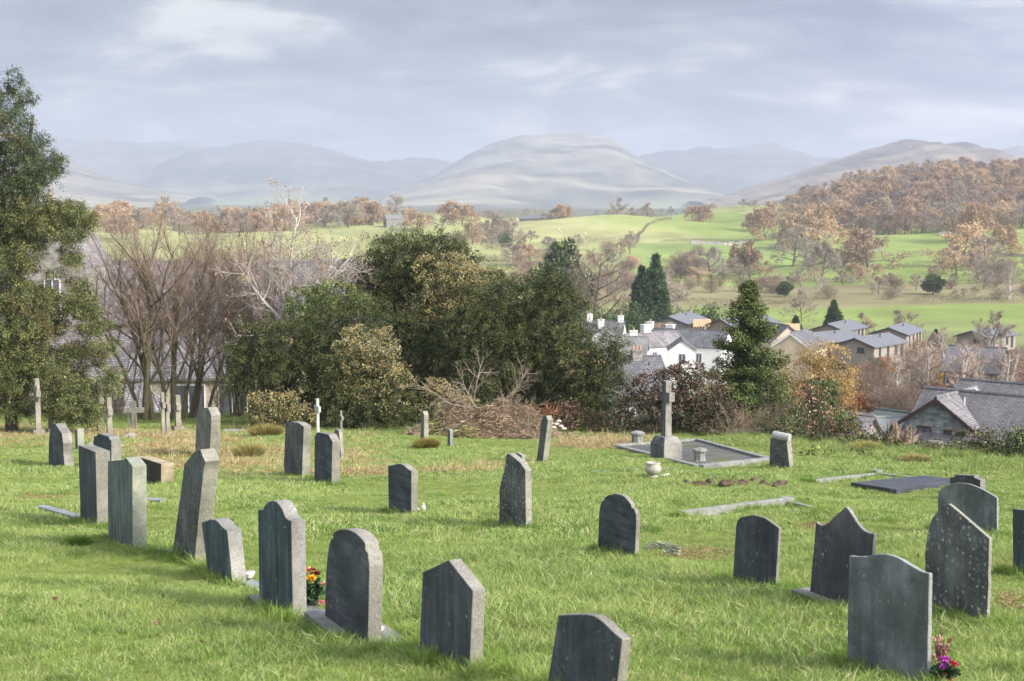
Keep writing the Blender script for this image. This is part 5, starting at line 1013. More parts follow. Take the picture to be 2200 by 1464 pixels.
n = 220; p = np.array((1.85, .05, .75)) + rng.normal(size=(n, 3)) * [.26, .2, .16]; V_, F_ = leafq(p, rng.normal(size=(n, 3)), .3, .012); leafmesh('rusty_cuttings', [(V_, F_, vcol((.30, .125, .06), n, .3))], root)
for q, (px, py) in enumerate(((1184, 909), (1196, 911), (1205, 916), (1190, 918), (1212, 921), (1200, 905))):
    Pq = at(px, py, 45.2); rock('white_stone', Pq, (.085, .07, .06), plain('white_rubble', (.58, .50, .45), .85, .2) if q == 0 else bpy.data.materials['white_rubble'], 'white rubble stone heaped at the right end of the brown heap', 'stone', 'white rubble stones', seed=q)
# tussocks
def tussock(px, py, rpx, hpx, cols, label, n=2600):
    P = ground(px, py); k = pxm(P[1]); r = rpx * k; root = thing('grass_tussock', P, label, 'tussock'); a = rng.uniform(0, 6.283, n); q = r * np.sqrt(rng.uniform(0, 1, n)); p = np.stack([q * np.cos(a) * .45, q * np.sin(a) * .45, np.zeros(n)], 1); d = np.stack([np.cos(a) * q / r * 1.1, np.sin(a) * q / r * 1.1, np.full(n, .75)], 1) + rng.normal(size=(n, 3)) * .12
    ci = rng.integers(0, len(cols), n); V_, F_ = leafq(p, d, hpx * k * rng.uniform(.8, 1.25, n), .012); leafmesh('blades', [(V_, F_, np.clip(np.array(cols)[ci] * (1 + .25 * rng.normal(size=(n, 1))), .01, 1))], root)
    bm = bmesh.new(); bmesh.ops.create_icosphere(bm, subdivisions=3, radius=1, matrix=Matrix.Diagonal((r * .7, r * .7, hpx * k * .6, 1))); me = bpy.data.meshes.new('core'); bm.to_mesh(me); bm.free(); me.materials.append(plain('tussock_core', (.10, .085, .03))); link('core', me, root)
tussock(917, 966, 24, 26, [(.25, .22, .05), (.2, .2, .045), (.30, .2, .07)], 'round mossy yellow-brown tussock in front of the brown heap')
tussock(572, 940, 40, 30, [(.26, .22, .06), (.2, .22, .05), (.33, .22, .09)], 'brown-green grass tussock right of the bare trees')
tussock(535, 985, 28, 34, [(.36, .28, .12), (.3, .3, .08)], 'yellowed grass tussock in the straw between the pale stone and the speckled slate')
tussock(165, 1180, 26, 26, [(.10, .19, .03), (.13, .22, .035)], 'dark green grass tussock in front of the square-topped slab')
tussock(1860, 975, 40, 28, [(.36, .31, .13), (.28, .30, .08)], 'straw-coloured tussock below the brambles right of the lectern stone')
tussock(1965, 1000, 30, 26, [(.40, .32, .16), (.3, .28, .09)], 'pale straw tussock under the leaning stump')
# ------------------------------------------------------------------ buildings
def roof_mat(name, c1, c2, sc=1.0, streak=.5):
    t = NT(name, .6, .35); v = t.coord('Object'); bk = t.n('ShaderNodeTexBrick'); bk.inputs['Scale'].default_value = 1.6 * sc; bk.inputs['Brick Width'].default_value = .6; bk.inputs['Row Height'].default_value = .28; bk.inputs['Mortar Size'].default_value = .03
    bk.inputs['Color1'].default_value = (*c1, 1); bk.inputs['Color2'].default_value = (*c2, 1); bk.inputs['Mortar'].default_value = (*[q * .35 for q in c1], 1)
    s = t.n('ShaderNodeSeparateXYZ'); t.l(v, s.inputs[0]); cb = t.n('ShaderNodeCombineXYZ'); t.l(s.outputs['X'], cb.inputs[0]); t.l(t.math('ADD', t.math('MULTIPLY', s.outputs['Z'], 1.6), t.math('MULTIPLY', s.outputs['Y'], .0)), cb.inputs[1]); t.l(cb.outputs[0], bk.inputs['Vector'])
    n_ = t.noise(t.coord('Object', (1.5, .35, .35)), 1.6, 5, .6); n2 = t.noise(v, .5, 4, .6)
    c = t.mix(streak, bk.outputs['Color'], t.ramp(n_, [(.35, .5), (.65, 1.5)]), 'MULTIPLY'); c = t.mix(.6, c, t.ramp(n2, [(.35, .75), (.7, 1.3)]), 'MULTIPLY'); return t.out(c)
SLATE = roof_mat('slate_roof', (.11, .11, .12), (.19, .185, .19)); SLATE_L = roof_mat('pale_slate_roof', (.20, .20, .19), (.27, .265, .25)); SLATE_V = roof_mat('mauve_slate_roof', (.185, .17, .175), (.28, .26, .26), 1.2, .7); LODGE_R = plain('lodge_roof', (.155, .165, .18), .6, .12, 3)
SLATE_G = roof_mat('brown_grey_tile', (.15, .145, .15), (.21, .20, .205), 1.3, .4); FELT = plain('felt_roof', (.22, .24, .235), .8, .15, .8)
WHITE = plain('white_render', (.78, .78, .75), .85, .05, 2); CREAM = plain('cream_render', (.62, .52, .38), .9, .15, 1.2); LODGE_W = plain('lodge_cladding', (.33, .29, .245), .8, .1, 3); LODGE_G = plain('lodge_grey_cladding', (.30, .30, .29), .8, .1, 3)
def stone_wall_mat(name, c1, c2, m_, sc=1.0):
    t = NT(name, .85, .2); v = t.coord('Object'); s = t.n('ShaderNodeSeparateXYZ'); t.l(v, s.inputs[0]); cb = t.n('ShaderNodeCombineXYZ'); nd = t.noise(v, 3, 3, .6); t.l(t.math('ADD', t.math('ADD', s.outputs['X'], s.outputs['Y']), t.math('MULTIPLY', nd, .25)), cb.inputs[0]); t.l(t.math('ADD', s.outputs['Z'], t.math('MULTIPLY', nd, .12)), cb.inputs[1])
    bk = t.n('ShaderNodeTexBrick'); t.l(cb.outputs[0], bk.inputs['Vector']); bk.inputs['Scale'].default_value = sc; bk.inputs['Brick Width'].default_value = .5; bk.inputs['Row Height'].default_value = .16; bk.inputs['Mortar Size'].default_value = .012; bk.inputs['Color1'].default_value = (*c1, 1); bk.inputs['Color2'].default_value = (*c2, 1); bk.inputs['Mortar'].default_value = (*m_, 1)
    return t.out(t.mix(.7, bk.outputs['Color'], t.ramp(t.noise(v, 2.5, 5, .65), [(.3, .5), (.7, 1.6)]), 'MULTIPLY'))
GREENST = stone_wall_mat('green_slate_wall', (.14, .18, .19), (.29, .33, .33), (.16, .175, .175)); PALEST = stone_wall_mat('pale_stone_wall', (.33, .28, .22), (.45, .40, .32), (.36, .32, .26)); GREYST = stone_wall_mat('grey_stone_wall', (.20, .19, .17), (.30, .28, .25), (.24, .22, .2))
GLASS = plain('window_glass', (.075, .088, .105), .12, .1, 2, .6); WFRAME = plain('white_frame', (.7, .7, .68), .5, .05); BFRAME = plain('brown_frame', (.055, .038, .034), .7, .15); DFRAME = plain('dark_frame', (.06, .06, .065), .5, .1); TERRA = plain('chimney_pot', (.40, .26, .16), .8, .15)
def house(name, label, ridge, Y, yaw, L, W, rh, wall, roof, cat='house', eave=.28, group=None, chim=(), wins=(), zr=None, at_xy=None, wall_h=None, barge=None, ridge_c=None, fr=WFRAME, thick=.12, extra_roofs=()):
    """gabled box: ridge centre seen at a pixel and distance; local x runs along the ridge, -y side faces us for yaw 0"""
    c = np.array([at_xy[0], at_xy[1], zr]) if at_xy is not None else at(ridge[0], ridge[1], Y)
    a = R(yaw); gz = min(h1(c[0] + dx * math.cos(a) - dy * math.sin(a), c[1] + dx * math.sin(a) + dy * math.cos(a)) for dx in (-L / 2, L / 2) for dy in (-W / 2, W / 2)) - .3
    if wall_h: gz = c[2] - rh - wall_h
    root = thing(name, (c[0], c[1], gz), label, cat, group, a); ze = c[2] - rh - gz; zt = c[2] - gz
    MB().prism([(-L / 2, -W / 2, 0), (-L / 2, W / 2, 0), (-L / 2, W / 2, ze), (-L / 2, 0, zt), (-L / 2, -W / 2, ze)], (L, 0, 0)).build('walls', wall, root)
    sl = rh / (W / 2); mb = MB(); e = eave; L2 = L / 2 + e
    for s in (-1, 1):
        mb.prism([(-L2, 0, zt + .02), (-L2, s * (W / 2 + e), ze - sl * e + .02), (-L2, s * (W / 2 + e), ze - sl * e + .02 + thick), (-L2, 0, zt + .02 + thick * 1.1)], (2 * L2, 0, 0))
    ro = mb.build('roof', roof, root)
    MB().tube([(-L2, 0, zt + .03 + thick), (L2, 0, zt + .03 + thick)], .11, 6).build('ridge_tiles', ridge_c or roof, ro)
    if barge:
        for s in (-1, 1): MB().prism([(s * (L2 + .02), -(W / 2 + e), ze - sl * e - .12), (s * (L2 + .02), 0, zt - .12), (s * (L2 + .02), W / 2 + e, ze - sl * e - .12), (s * (L2 + .02), W / 2 + e, ze - sl * e + .12), (s * (L2 + .02), 0, zt + .14), (s * (L2 + .02), -(W / 2 + e), ze - sl * e + .12)], (s * .04, 0, 0)).build('bargeboard', barge, root)
    for (x, y, w_, h_, m_, pots) in chim:
        zb = zt - abs(y) * sl; ch = MB().box((x, y, zb + h_ / 2 - .3), (w_, w_ * .8, h_ + .6)).box((x, y, zb + h_ + .05), (w_ * 1.15, w_ * .95, .1)).build('chimney', m_, ro)
        for q in range(pots): MB().lathe([(.10, 0), (.12, .1), (.09, .35)], 8, (x + (q - (pots - 1) / 2) * .3, y, zb + h_ + .1)).build('chimney_pot', TERRA, ro)
    for wv_ in wins:                        # (side, along, z0 from eave down, width, height[, frame, kind])
        side, x, dz, w_, h_ = wv_[:5]; f_ = wv_[5] if len(wv_) > 5 else fr; kind = wv_[6] if len(wv_) > 6 else 'window'
        z = ze - dz; mb = MB(); b_ = .07; 
        def put(mb_, u0, u1, z0, z1, d0, d1):
            u, zc = (u0 + u1) / 2, (z0 + z1) / 2; 
            if side in 'fb': s = -1 if side == 'f' else 1; mb_.box((x + u, s * (W / 2 + (d0 + d1) / 2), zc), (u1 - u0, d1 - d0, z1 - z0))
            else: s = -1 if side == 'l' else 1; mb_.box((s * (L / 2 + (d0 + d1) / 2), x + u, zc), (d1 - d0, u1 - u0, z1 - z0))
        for args in ((-w_ / 2, -w_ / 2 + b_, z - h_, z), (w_ / 2 - b_, w_ / 2, z - h_, z), (-w_ / 2 + b_, w_ / 2 - b_, z - b_, z), (-w_ / 2 + b_, w_ / 2 - b_, z - h_, z - h_ + b_), (-.025, .025, z - h_ + b_, z - b_)): put(mb, *args, -.03, .05)
        fo = mb.build(kind, f_, root); mb = MB(); put(mb, -w_ / 2 + b_, w_ / 2 - b_, z - h_ + b_, z - b_, -.02, .01); mb.build('pane', GLASS, fo)
        if kind == 'window': mb = MB(); put(mb, -w_ / 2 - .08, w_ / 2 + .08, z - h_ - .1, z - h_ - .003, -.03, .10); mb.build('sill', f_ if f_ is not BFRAME else GREYST, fo)
    return root
# white village houses
house('white_house', 'white house with three chimneys and a dark slate roof, leftmost of the village row', (1298, 692), 196, -10, 5.6, 6, 1.9, WHITE, SLATE, chim=((-2.0, 0, .7, 1.0, WHITE, 1), (-.3, -1.2, .8, 1.1, WHITE, 1), (2.3, 0, .75, .8, WHITE, 1)), wins=(('r', 0, .4, .8, 1.0),), eave=.1)
house('white_house', 'small white gabled house wing in front of the three-chimney house', (1294, 708), 187, 78, 5, 3.6, 1.3, WHITE, SLATE, wins=(('l', 0, .2, .7, .9),), eave=.15)
house('white_house', 'long white house under a dark slate roof, right end of the village row', (1478, 711), 180, -24, 10.5, 6.2, 1.75, WHITE, SLATE, chim=((-5.0, 0, .7, .9, WHITE, 1), (-2.6, .8, 1.0, 1.0, WHITE, 2)), wins=(('f', 2.4, .7, .8, 1.2), ('f', 2.4, 3.2, .8, 1.2), ('f', -.4, .7, .8, 1.2), ('f', -.4, 3.2, .8, 1.2), ('r', 0, .6, .8, 1.1)), eave=.15)
house('white_house', 'white house with streaky slate roof and tall white chimney, middle of the village row', (1400, 718), 171, 30, 7.6, 4.6, 1.35, WHITE, SLATE_V, chim=((-.6, .4, 1.0, 1.3, WHITE, 1),), wins=(('f', -1.2, .5, .8, 1.0), ('f', 1.2, .5, .8, 1.0)), eave=.15)
house('white_house', 'white gabled wing with a dormer window facing the churchyard', (1464, 730), 161, 86, 3.6, 3.0, 1.05, WHITE, SLATE, wins=(('l', 0, .35, .85, 1.25), ('l', 0, 3.3, .85, 1.0)), eave=.15)
house('white_house', 'low white house with a pale grey slate roof at the edge of the yews', (1338, 726), 160, -8, 5.4, 5, 1.65, WHITE, SLATE_L, chim=((1.2, .3, .8, .9, WHITE, 1),), wins=(('f', -.6, .5, .8, .9),), eave=.2)
house('slate_house', 'near house with a dark hipped slate roof and stone chimney behind the red-brown bush', (1345, 770), 113, 12, 5.4, 9, 2.9, GREYST, SLATE, chim=((.8, -.2, .8, .7, GREYST, 3),), eave=.25, wins=(('f', -1, .5, .9, 1.1),))
# lodges
LG = 'timber holiday lodges'
def fence(root_name, a, b, h, label, mat, cat='fence', step=1.6, rails=3, post=.1, solid=False, group=None):
    a = np.array(a, float); b = np.array(b, float); L = np.linalg.norm((b - a)[:2]); n_ = max(1, int(L / step)); root = thing(root_name, a, label, cat, group); d = (b - a) / n_
    mb = MB(); 
    for i in range(n_ + 1): mb.box(d * i + (0, 0, h / 2), (post, post, h + .2), math.atan2(d[1], d[0]))
    mb.build('posts', mat, root); mb = MB(); nrm = np.array((-d[1], d[0], 0)); nrm = nrm / np.linalg.norm(nrm)
    for i in range(n_):
        for r_ in range(rails):
            z = h * (.95 - r_ * .9 / rails); o = d * i; mb.prism([o + (0, 0, z), o + d + (0, 0, z), o + d + (0, 0, z + (.05 if not solid else h / rails * .8)), o + (0, 0, z + (.05 if not solid else h / rails * .8))], nrm * .03)
        if rails == 3 and not solid:
            for q in range(1, 7): mb.box(d * (i + q / 7) + nrm * .06 + (0, 0, h * .5), (.05, .04, h * .85), math.atan2(d[1], d[0]))
    mb.build('rails', mat, root); return root
PINE = plain('pine_rail', (.52, .36, .22), .8, .15, 3)
LW = (('l', 0.6, .1, 1.6, 2.0, WFRAME, 'door'), ('f', -2.2, .2, .5, 2.0, DFRAME, 'door'), ('f', 1.6, .2, .6, 1.4, DFRAME), ('f', 3.4, .2, .7, 2.0, BFRAME, 'door'))
LW2 = (('l', -.8, .25, 1.1, .7, DFRAME), ('f', -3, .2, .5, 2.0, DFRAME, 'door'), ('f', -.6, .2, .6, 2.0, DFRAME, 'door'), ('f', 1.8, .3, .8, 1.2, DFRAME), ('f', 3.6, .2, .8, 2.0, BFRAME, 'door'))
def lodge(ridge, Y, yaw, label, L=10, W=5.6, rh=.95, wall=LODGE_W, wins=LW2, hgt=2.7):
    return house('holiday_lodge', label, ridge, Y, yaw, L, W, rh, wall, LODGE_R, 'lodge', .45, LG, wins=wins, barge=DFRAME, fr=DFRAME, wall_h=hgt, thick=.1, chim=((1.0, -.7, .16, .45, DFRAME, 0),))
lodge((1461, 677), 229, 64, 'grey lodge with white glazed doors and pine decking above the white houses', wall=LODGE_G, wins=LW, hgt=2.8)
P = at(1398, 708, 222); Q_ = at(1436, 710, 218); fence('deck_rail', P, Q_, 1.1, 'pine deck railing at the left of the grey lodge', PINE)
P = at(1489, 707, 221); Q_ = at(1527, 706, 230); fence('deck_rail', P, Q_, 1.3, 'pine boarded rail at the right of the grey lodge', PINE, rails=4, solid=True)
lodge((1600, 684), 228, 35, 'lodge half hidden behind the pointed spruce')
P = at(1684, 715, 221); Q_ = at(1718, 714, 226); fence('deck_rail', P, Q_, 1.2, 'pine boarded rail right of the half hidden lodge', PINE, rails=4, solid=True)
lodge((1803, 693), 238, 57, 'beige lodge with a flue, left one of the upper pair on the right')
lodge((1928, 700), 232, 60, 'beige lodge, right one of the upper pair')
lodge((1776, 715), 208, 40, 'lodge of which only the grey roof shows behind the yellow tree')
lodge((1874, 723), 202, 48, 'nearest beige lodge with tall dark windows right of the yellow tree', L=9.5)
lodge((2120, 708), 240, 45, 'far right lodge behind the thin birches')
house('stone_cottage', 'cottage with grey slate roof and cream wall right of the spruce', (1668, 698), 186, -70, 6, 5, 1.9, CREAM, SLATE, wins=(('f', 0, .3, .8, .9), ('l', 0, .3, .8, .8)))
house('stone_cottage', 'slate-roofed cottage with white verge left of the yellow tree', (1716, 714), 182, 60, 6, 5.5, 1.9, CREAM, SLATE, barge=WHITE, wins=(('f', 0, .4, .8, .9),))
house('tiled_house', 'low house with a brown-grey tiled roof behind the birches', (2100, 748), 150, -30, 5.5, 6, 2.2, GREYST, SLATE_G, wins=(('f', -2, .4, 1, 1.1), ('f', 1.5, .4, 1, 1.1), ('r', 0, .4, 1, 1)), chim=())
# green slate building, right
bl = house('slate_building', 'green slate-stone building with a gabled dormer and big dark roof on the right', None, 80, -39, 17, 7.2, 2.7, GREENST, SLATE_G, at_xy=(31.2, 78.0), zr=-11.2, ridge_c=SLATE_G, eave=.3, barge=BFRAME, cat='building')
house('slate_building', 'gabled green slate-stone front with three small windows under stone lintels', None, 80, 50, 5.4, 3.9, 1.35, GREENST, SLATE_V, at_xy=(25.9, 82.1), zr=-11.3, barge=BFRAME, eave=.28, wins=(('l', .75, .25, .86, .74, BFRAME), ('l', -.65, .32, .46, .58, BFRAME), ('l', -1.38, .38, .46, .58, BFRAME)), cat='building', wall_h=4)
g_ = [o for o in C.objects if o.type == 'EMPTY' and o.get('label', '').startswith('gabled green')][0]
ze_ = 4.0
mb = MB()
for x_, w_, dz in ((.75, 1.15, .05), (-.65, .66, .13), (-1.38, .66, .2)): mb.box((-2.7 - .03, x_, ze_ - dz - .06), (.08, w_, .16))
mb.build('lintels', GREYST, g_); 
MB().prism([(1.2, -2.2, ze_ - .02), (1.36, -2.2, ze_ - .02), (2.56, -.1, ze_ + 1.46), (2.4, -.1, ze_ + 1.46)], (0, 0, .06)).build('flashing', WFRAME, g_)
MB().prism([(.4, -.75, ze_ + 1.00), (1.1, -.75, ze_ + 1.00), (1.1, -1.3, ze_ + .635), (.4, -1.3, ze_ + .635)], (0, -.02, .05)).build('roof_light', plain('roof_light_glass', (.5, .55, .6), .1, .05), g_)
MB().tube([(-.8, -.8, ze_ + .8), (-.8, -.8, ze_ + 1.35)], .04, 8).build('vent_pipe', WFRAME, g_)
house('slate_building', 'long dark slate roof rising behind the green slate building', None, 80, -39, 16, 5, 1.5, GREENST, SLATE_G, at_xy=(34.6, 83.6), zr=-11.35, ridge_c=SLATE_G, cat='building')
house('flat_roofed_annex', 'low annex with a pale grey felt roof below the gabled stone front', (1872, 903), 83.5, 10, 4.6, 9, 1.6, GREENST, FELT, eave=.2, cat='annex', wins=(('f', 0, .4, .8, .6),))
house('flat_roofed_annex', 'dark grey lean-to roof between the pale annex and the stone gable', (1935, 890), 86, -45, 3, 4, .8, GREENST, plain('dark_felt', (.10, .115, .11), .8, .2, 1), eave=.2, cat='annex', wins=(('l', 0, .4, .6, .5),))
house('slate_shed', 'corner of a slate-roofed shed left of the pale annex', (1806, 893), 80, -35, 3.5, 4, 1.4, GREYST, SLATE_V, cat='shed', wins=(('f', 0, .4, .6, .5),))
# school hall behind the bare trees
W_S = tuple(('f', x_, .05 + .1, .75, .62, DFRAME) for x_ in (-8.2, -5.9, -1.5, .9, 3.2, 3.9, 6.2))
house('church_hall', 'long stone hall with a vast mauve slate roof behind the bare trees', None, 84, 2, 27, 14, 2.9, CREAM, SLATE_V, at_xy=(-20.5, 84.5), zr=-3.75, eave=.3, wins=W_S, cat='building', ridge_c=GREYST)
W_L = (('f', -2.6, .25, 1.5, 1.7, BFRAME), ('f', -.4, .25, 1.5, 1.7, WFRAME), ('f', 2.2, .25, 1.7, 1.7, WFRAME), ('f', 4.4, .25, 1.5, 1.7, WFRAME), ('f', -5.2, .3, .9, 1.2, WFRAME))
c = at(380, 716, 77); house('lean_to_hall', 'lower slate-roofed wing of the hall with big windows behind the bare trunks', None, 77, 2, 11, 11.4, 1.75, PALEST, SLATE_V, at_xy=(c[0] - .5, 76.8), zr=-7.25, eave=.25, wins=W_L, cat='building')
c = at(272, 842, 67); house('porch', 'small porch with a white bargeboard at the foot of the bare trees', None, 67, 78, 3.0, 3.4, 1.2, PALEST, SLATE_V, at_xy=(c[0], 67), zr=c[2], barge=WFRAME, eave=.2, cat='porch', wins=(('f', 0, .3, .6, .7),))
ch_ = house('church', 'grey stone gabled church end with a carved finial behind the conifer', None, 80, 90, 5, 3.6, 3.4, GREYST, SLATE_V, at_xy=(at(138, 440, 80)[0], 80), zr=at(138, 440, 80)[2], eave=.05, wins=(('l', 0, .6, .9, 2.2),), cat='church')
zt = 0 - ch_.location.z + at(138, 440, 80)[2]; MB().lathe([(.16, 0), (.16, .12), (.07, .2), (.07, .34), (.2, .42), (.07, .52), (.06, .66), (.15, .72), (.05, .8), (.03, .95)], 8, (-2.45, 0, zt + .1)).build('finial', plain('finial_stone', (.27, .22, .16), .9, .2), ch_)
house('far_barn', 'grey barn with a dark doorway on the pale fields left of centre', (845, 462), 868, 20, 10.5, 7.5, 2.4, GREYST, SLATE_L, cat='barn', wins=(('l', 0, .5, 3, 3, DFRAME, 'door'),))
house('far_barn', 'small stone field barn with a pale roof on the green slope right of centre', (1529, 533), 690, -15, 7.6, 5, 1.6, GREYST, SLATE_L, cat='barn', wins=(('f', 1, .4, 1, 1.2, DFRAME, 'door'),))
house('farm_shed', 'long pale farm shed on the skyline of the fields', (1275, 463), 1010, 4, 36, 10, 2, plain('pale_cladding', (.6, .6, .58)), plain('dark_sheet_roof', (.16, .16, .17)), cat='farm building', wins=(('f', 4, .5, 3, 2, DFRAME, 'door'),))
house('farm_shed', 'dark low farm shed on the skyline left of the long pale one', (1150, 464), 1005, -6, 22, 9, 2, plain('dark_cladding', (.1, .11, .13)), bpy.data.materials['dark_sheet_roof'], cat='farm building', wins=(('f', 4, .5, 3, 2, WFRAME, 'door'),))
house('farm_house', 'stone farmhouse among bare trees on the skyline', (1205, 457), 1002, 8, 14, 9, 3.4, GREYST, SLATE_L, cat='farm building', chim=((-6, 0, 1.2, 1.4, GREYST, 0), (6, 0, 1.2, 1.4, GREYST, 0)), wins=(('f', -3, .6, 1, 1.4), ('f', 3, .6, 1, 1.4)))
# ------------------------------------------------------------------ trees of the valley: a few kinds, every tree its own object
vm = NT('valley_leaf', .85, .1); rr_ = vm.rnd(); VLEAF = vm.out(vm.mix(1.0, vm.attr(), vm.ramp(rr_, [(0, (.72, .72, .74)), (.35, (1.05, .98, .92)), (.7, (.95, 1.0, 1.0)), (1, (1.3, 1.25, 1.15))]), 'MULTIPLY'))
vt = NT('valley_bark', .9, .1); VBARK = vt.out(vt.mix(1.0, (.13, .105, .08), vt.ramp(vt.rnd(), [(0, .7), (1, 1.4)]), 'MULTIPLY')); VPALE = bark('valley_pale_bark', (.40, .36, .31), (.55, .5, .45))
def kind_tree(seed, H_, wid, up, cols, nleaf, L, W, kind='leaf', stems=1, clear=.10, bk=None, density=1.0):
    """one tree mesh of height H_: (trunk mesh, crown mesh)"""
    Pm = dict(nseg=[7, 6, 4, 3], end=[.3, .3, .4, .5], wob=[.07, .11, .13, .14], up=[.2, up, up, .2], kids=[int(11 * density), 6, 4], start=[clear, .2, .2], ang=[70, 46, 42], len=[.60 * wid, .5, .5], rk=[.45, .45, .5], rmin=.02, anv=10, shape=lambda f: 1.3 - .85 * f)
    sk = Skel(seed)
    for i in range(stems): sk.grow((sk.r.normal() * .3 * (stems > 1), sk.r.normal() * .3 * (stems > 1), -.3), (sk.r.normal() * .12 * stems ** .5, sk.r.normal() * .12 * stems ** .5, 1), H_ * .74, H_ * (.022 if bk is None else .034) / stems ** .4, 0, Pm)
    V_, F_ = sk.mesh([0, 1], (6, 4)); tr = mesh_np('trunk', V_, [F_], [bk or VBARK])
    Vt, Ft = sk.mesh([2, 3], (3, 3)); tc_ = vcol(cols[0], len(Vt) // 6, .15, sk.r).repeat(6, 0)
    tips = np.array([t[0] for t in sk.tips if t[2] >= 2]); tds = np.array([t[1] for t in sk.tips if t[2] >= 2]); k = sk.r.integers(0, len(tips), nleaf); n = nleaf
    if kind == 'leaf': p = tips[k] + sk.r.normal(size=(n, 3)) * H_ * .032; d = sk.r.normal(size=(n, 3)) + [0, 0, .1]
    else: p = tips[k] - tds[k] * sk.r.uniform(0, .9, (n, 1)); d = tds[k] * .9 + sk.r.normal(size=(n, 3)) * .5 + [0, 0, .25]
    ci = np.array(cols)[sk.r.integers(0, len(cols), n)] * (1 + .2 * sk.r.normal(size=(n, 1))) * (1 + .18 * np.sin(k * 1.7))[:, None]
    V_, F_ = leafq(p, d, L * sk.r.uniform(.6, 1.3, n), W * sk.r.uniform(.7, 1.3, n), sk.r)
    cr = mesh_np('crown', np.concatenate([Vt, V_]), [np.concatenate([Ft, F_ + len(Vt)])], [VLEAF], col=np.concatenate([tc_, np.repeat(np.clip(ci, .01, 1), 4, 0)])); return tr, cr, H_
OR = [(.42, .285, .165), (.46, .33, .21), (.37, .265, .175)]; TN = [(.50, .38, .26), (.43, .33, .23), (.50, .34, .21)]; GB_ = [(.36, .30, .25), (.42, .35, .30), (.29, .24, .20)]; PK = [(.38, .27, .22), (.32, .225, .19)]
K = {'oak': [kind_tree(300 + i, 12, 1.0, .12, OR, 5200, .40, .32) for i in range(3)], 'tan': [kind_tree(310 + i, 12, 1.0, .16, TN, 4800, .38, .30) for i in range(3)],
     'bare': [kind_tree(320 + i, 12, .95, .3, GB_, 5200, 1.0, .05, 'twig') for i in range(3)], 'pink': [kind_tree(330 + i, 12, .8, .7, PK, 4600, 1.0, .05, 'twig') for i in range(2)],
     'thin': [kind_tree(340 + i, 12, .55, .7, [(.44, .36, .30), (.36, .27, .22)], 1100, .9, .045, 'twig', bk=VPALE, stems=2) for i in range(2)], 'shrub': [kind_tree(350 + i, 5, 1.1, .6, [(.27, .21, .165), (.34, .26, .2), (.22, .165, .13), (.30, .2, .15)], 1500, .6, .026, 'twig', stems=7, clear=.05) for i in range(3)],
     'rust': [kind_tree(360 + i, 5, 1.1, .5, [(.36, .14, .06), (.30, .13, .07)], 1500, .22, .15, 'leaf', stems=6, clear=.05) for i in range(2)], 'gold': [kind_tree(370, 5, 1.0, .5, [(.60, .38, .05), (.55, .33, .06)], 1300, .22, .16, 'leaf', stems=2, clear=.2)],
     'nearbare': [kind_tree(380 + i, 12, .95, .5, PK + GB_, 4200, .8, .026, 'twig', density=1.6) for i in range(2)]}
def column_tree(seed, H_, r0, n_, prof, c1, c2):
    r = np.random.default_rng(seed); LBs = []
    for i in range(n_):
        f = (i + r.uniform()) / n_; a = i * 2.4 + r.normal() * .3; q = prof(f) * r0; s_ = max(.22, q * r.uniform(.38, .6)); LBs.append((np.array((math.cos(a) * q * .55, math.sin(a) * q * .55, .4 + f * (H_ - .6))), np.array((1, 1, 1.35)) * s_))
    V_, F_, C_ = lobes_leaves(LBs, 16, H_ * .05, H_ * .018, cf(c1, c2, .35, .25, .22), out=.5, droop=-.25, sub=.5, shell=.5, r=r, nsub=1.0)
    cr = mesh_np('crown', V_, [F_], [VLEAF], col=np.repeat(C_, 4, 0)); V_, F_ = tubes_np(np.array([(0, 0, -.3)]), np.array([(0, 0, H_ * .9)]), np.array([H_ * .02]), np.array([.03]), 6); return mesh_np('trunk', V_, [F_], [VBARK]), cr, H_
PF = {'fir': lambda f: (1 - f) ** .85 + .04, 'cyp': lambda f: (1 - f ** 2.4) * min(1, .6 + 3 * f) + .05}
K['fir'] = [column_tree(401 + i, 10, 2.9, 44, PF['fir'], (.05, .085, .045), (.085, .12, .055)) for i in range(2)]; K['cyp'] = [column_tree(411 + i, 12, 2.2, 48, PF['cyp'], (.05, .09, .042), (.08, .125, .05)) for i in range(2)]; 
def roundtree(seed, H_, r0, n_):
    r = np.random.default_rng(seed); LBs = []
    for i in range(n_):
        d = sph(1, r)[0]; q = r.uniform(.2, .8) ** .5; LBs.append((np.array((d[0] * r0 * q * .75, d[1] * r0 * q * .75, H_ * .52 + d[2] * H_ * .36 * q)), np.array((1, 1, 1.05)) * r0 * r.uniform(.28, .5)))
    V_, F_, C_ = lobes_leaves(LBs, 9 * (4 / H_) ** .5, H_ * .055, H_ * .028, cf((.07, .105, .045), (.12, .16, .065), .35, .25, .2), out=.6, droop=.1, sub=r0 * .22, shell=.55, r=r, nsub=1.0)
    cr = mesh_np('crown', V_, [F_], [VLEAF], col=np.repeat(C_, 4, 0)); V_, F_ = tubes_np(np.array([(0, 0, -.3)]), np.array([(0, 0, H_ * .8)]), np.array([H_ * .025]), np.array([.03]), 6); return mesh_np('trunk', V_, [F_], [VBARK]), cr, H_
K['round'] = [roundtree(421, 12, 4.6, 26), roundtree(422, 12, 4.8, 22)]; K['bushg'] = [roundtree(431, 4, 2.4, 18), roundtree(432, 4, 2.6, 16), roundtree(433, 4, 2.2, 15)]
NAMES = {'oak': 'oak_tree', 'tan': 'oak_tree', 'bare': 'bare_tree', 'pink': 'bare_tree', 'thin': 'birch_tree', 'shrub': 'bare_shrub', 'rust': 'autumn_shrub', 'gold': 'yellow_tree', 'nearbare': 'bare_tree', 'fir': 'fir_tree', 'cyp': 'cypress_tree', 'round': 'evergreen_tree', 'bushg': 'evergreen_bush'}
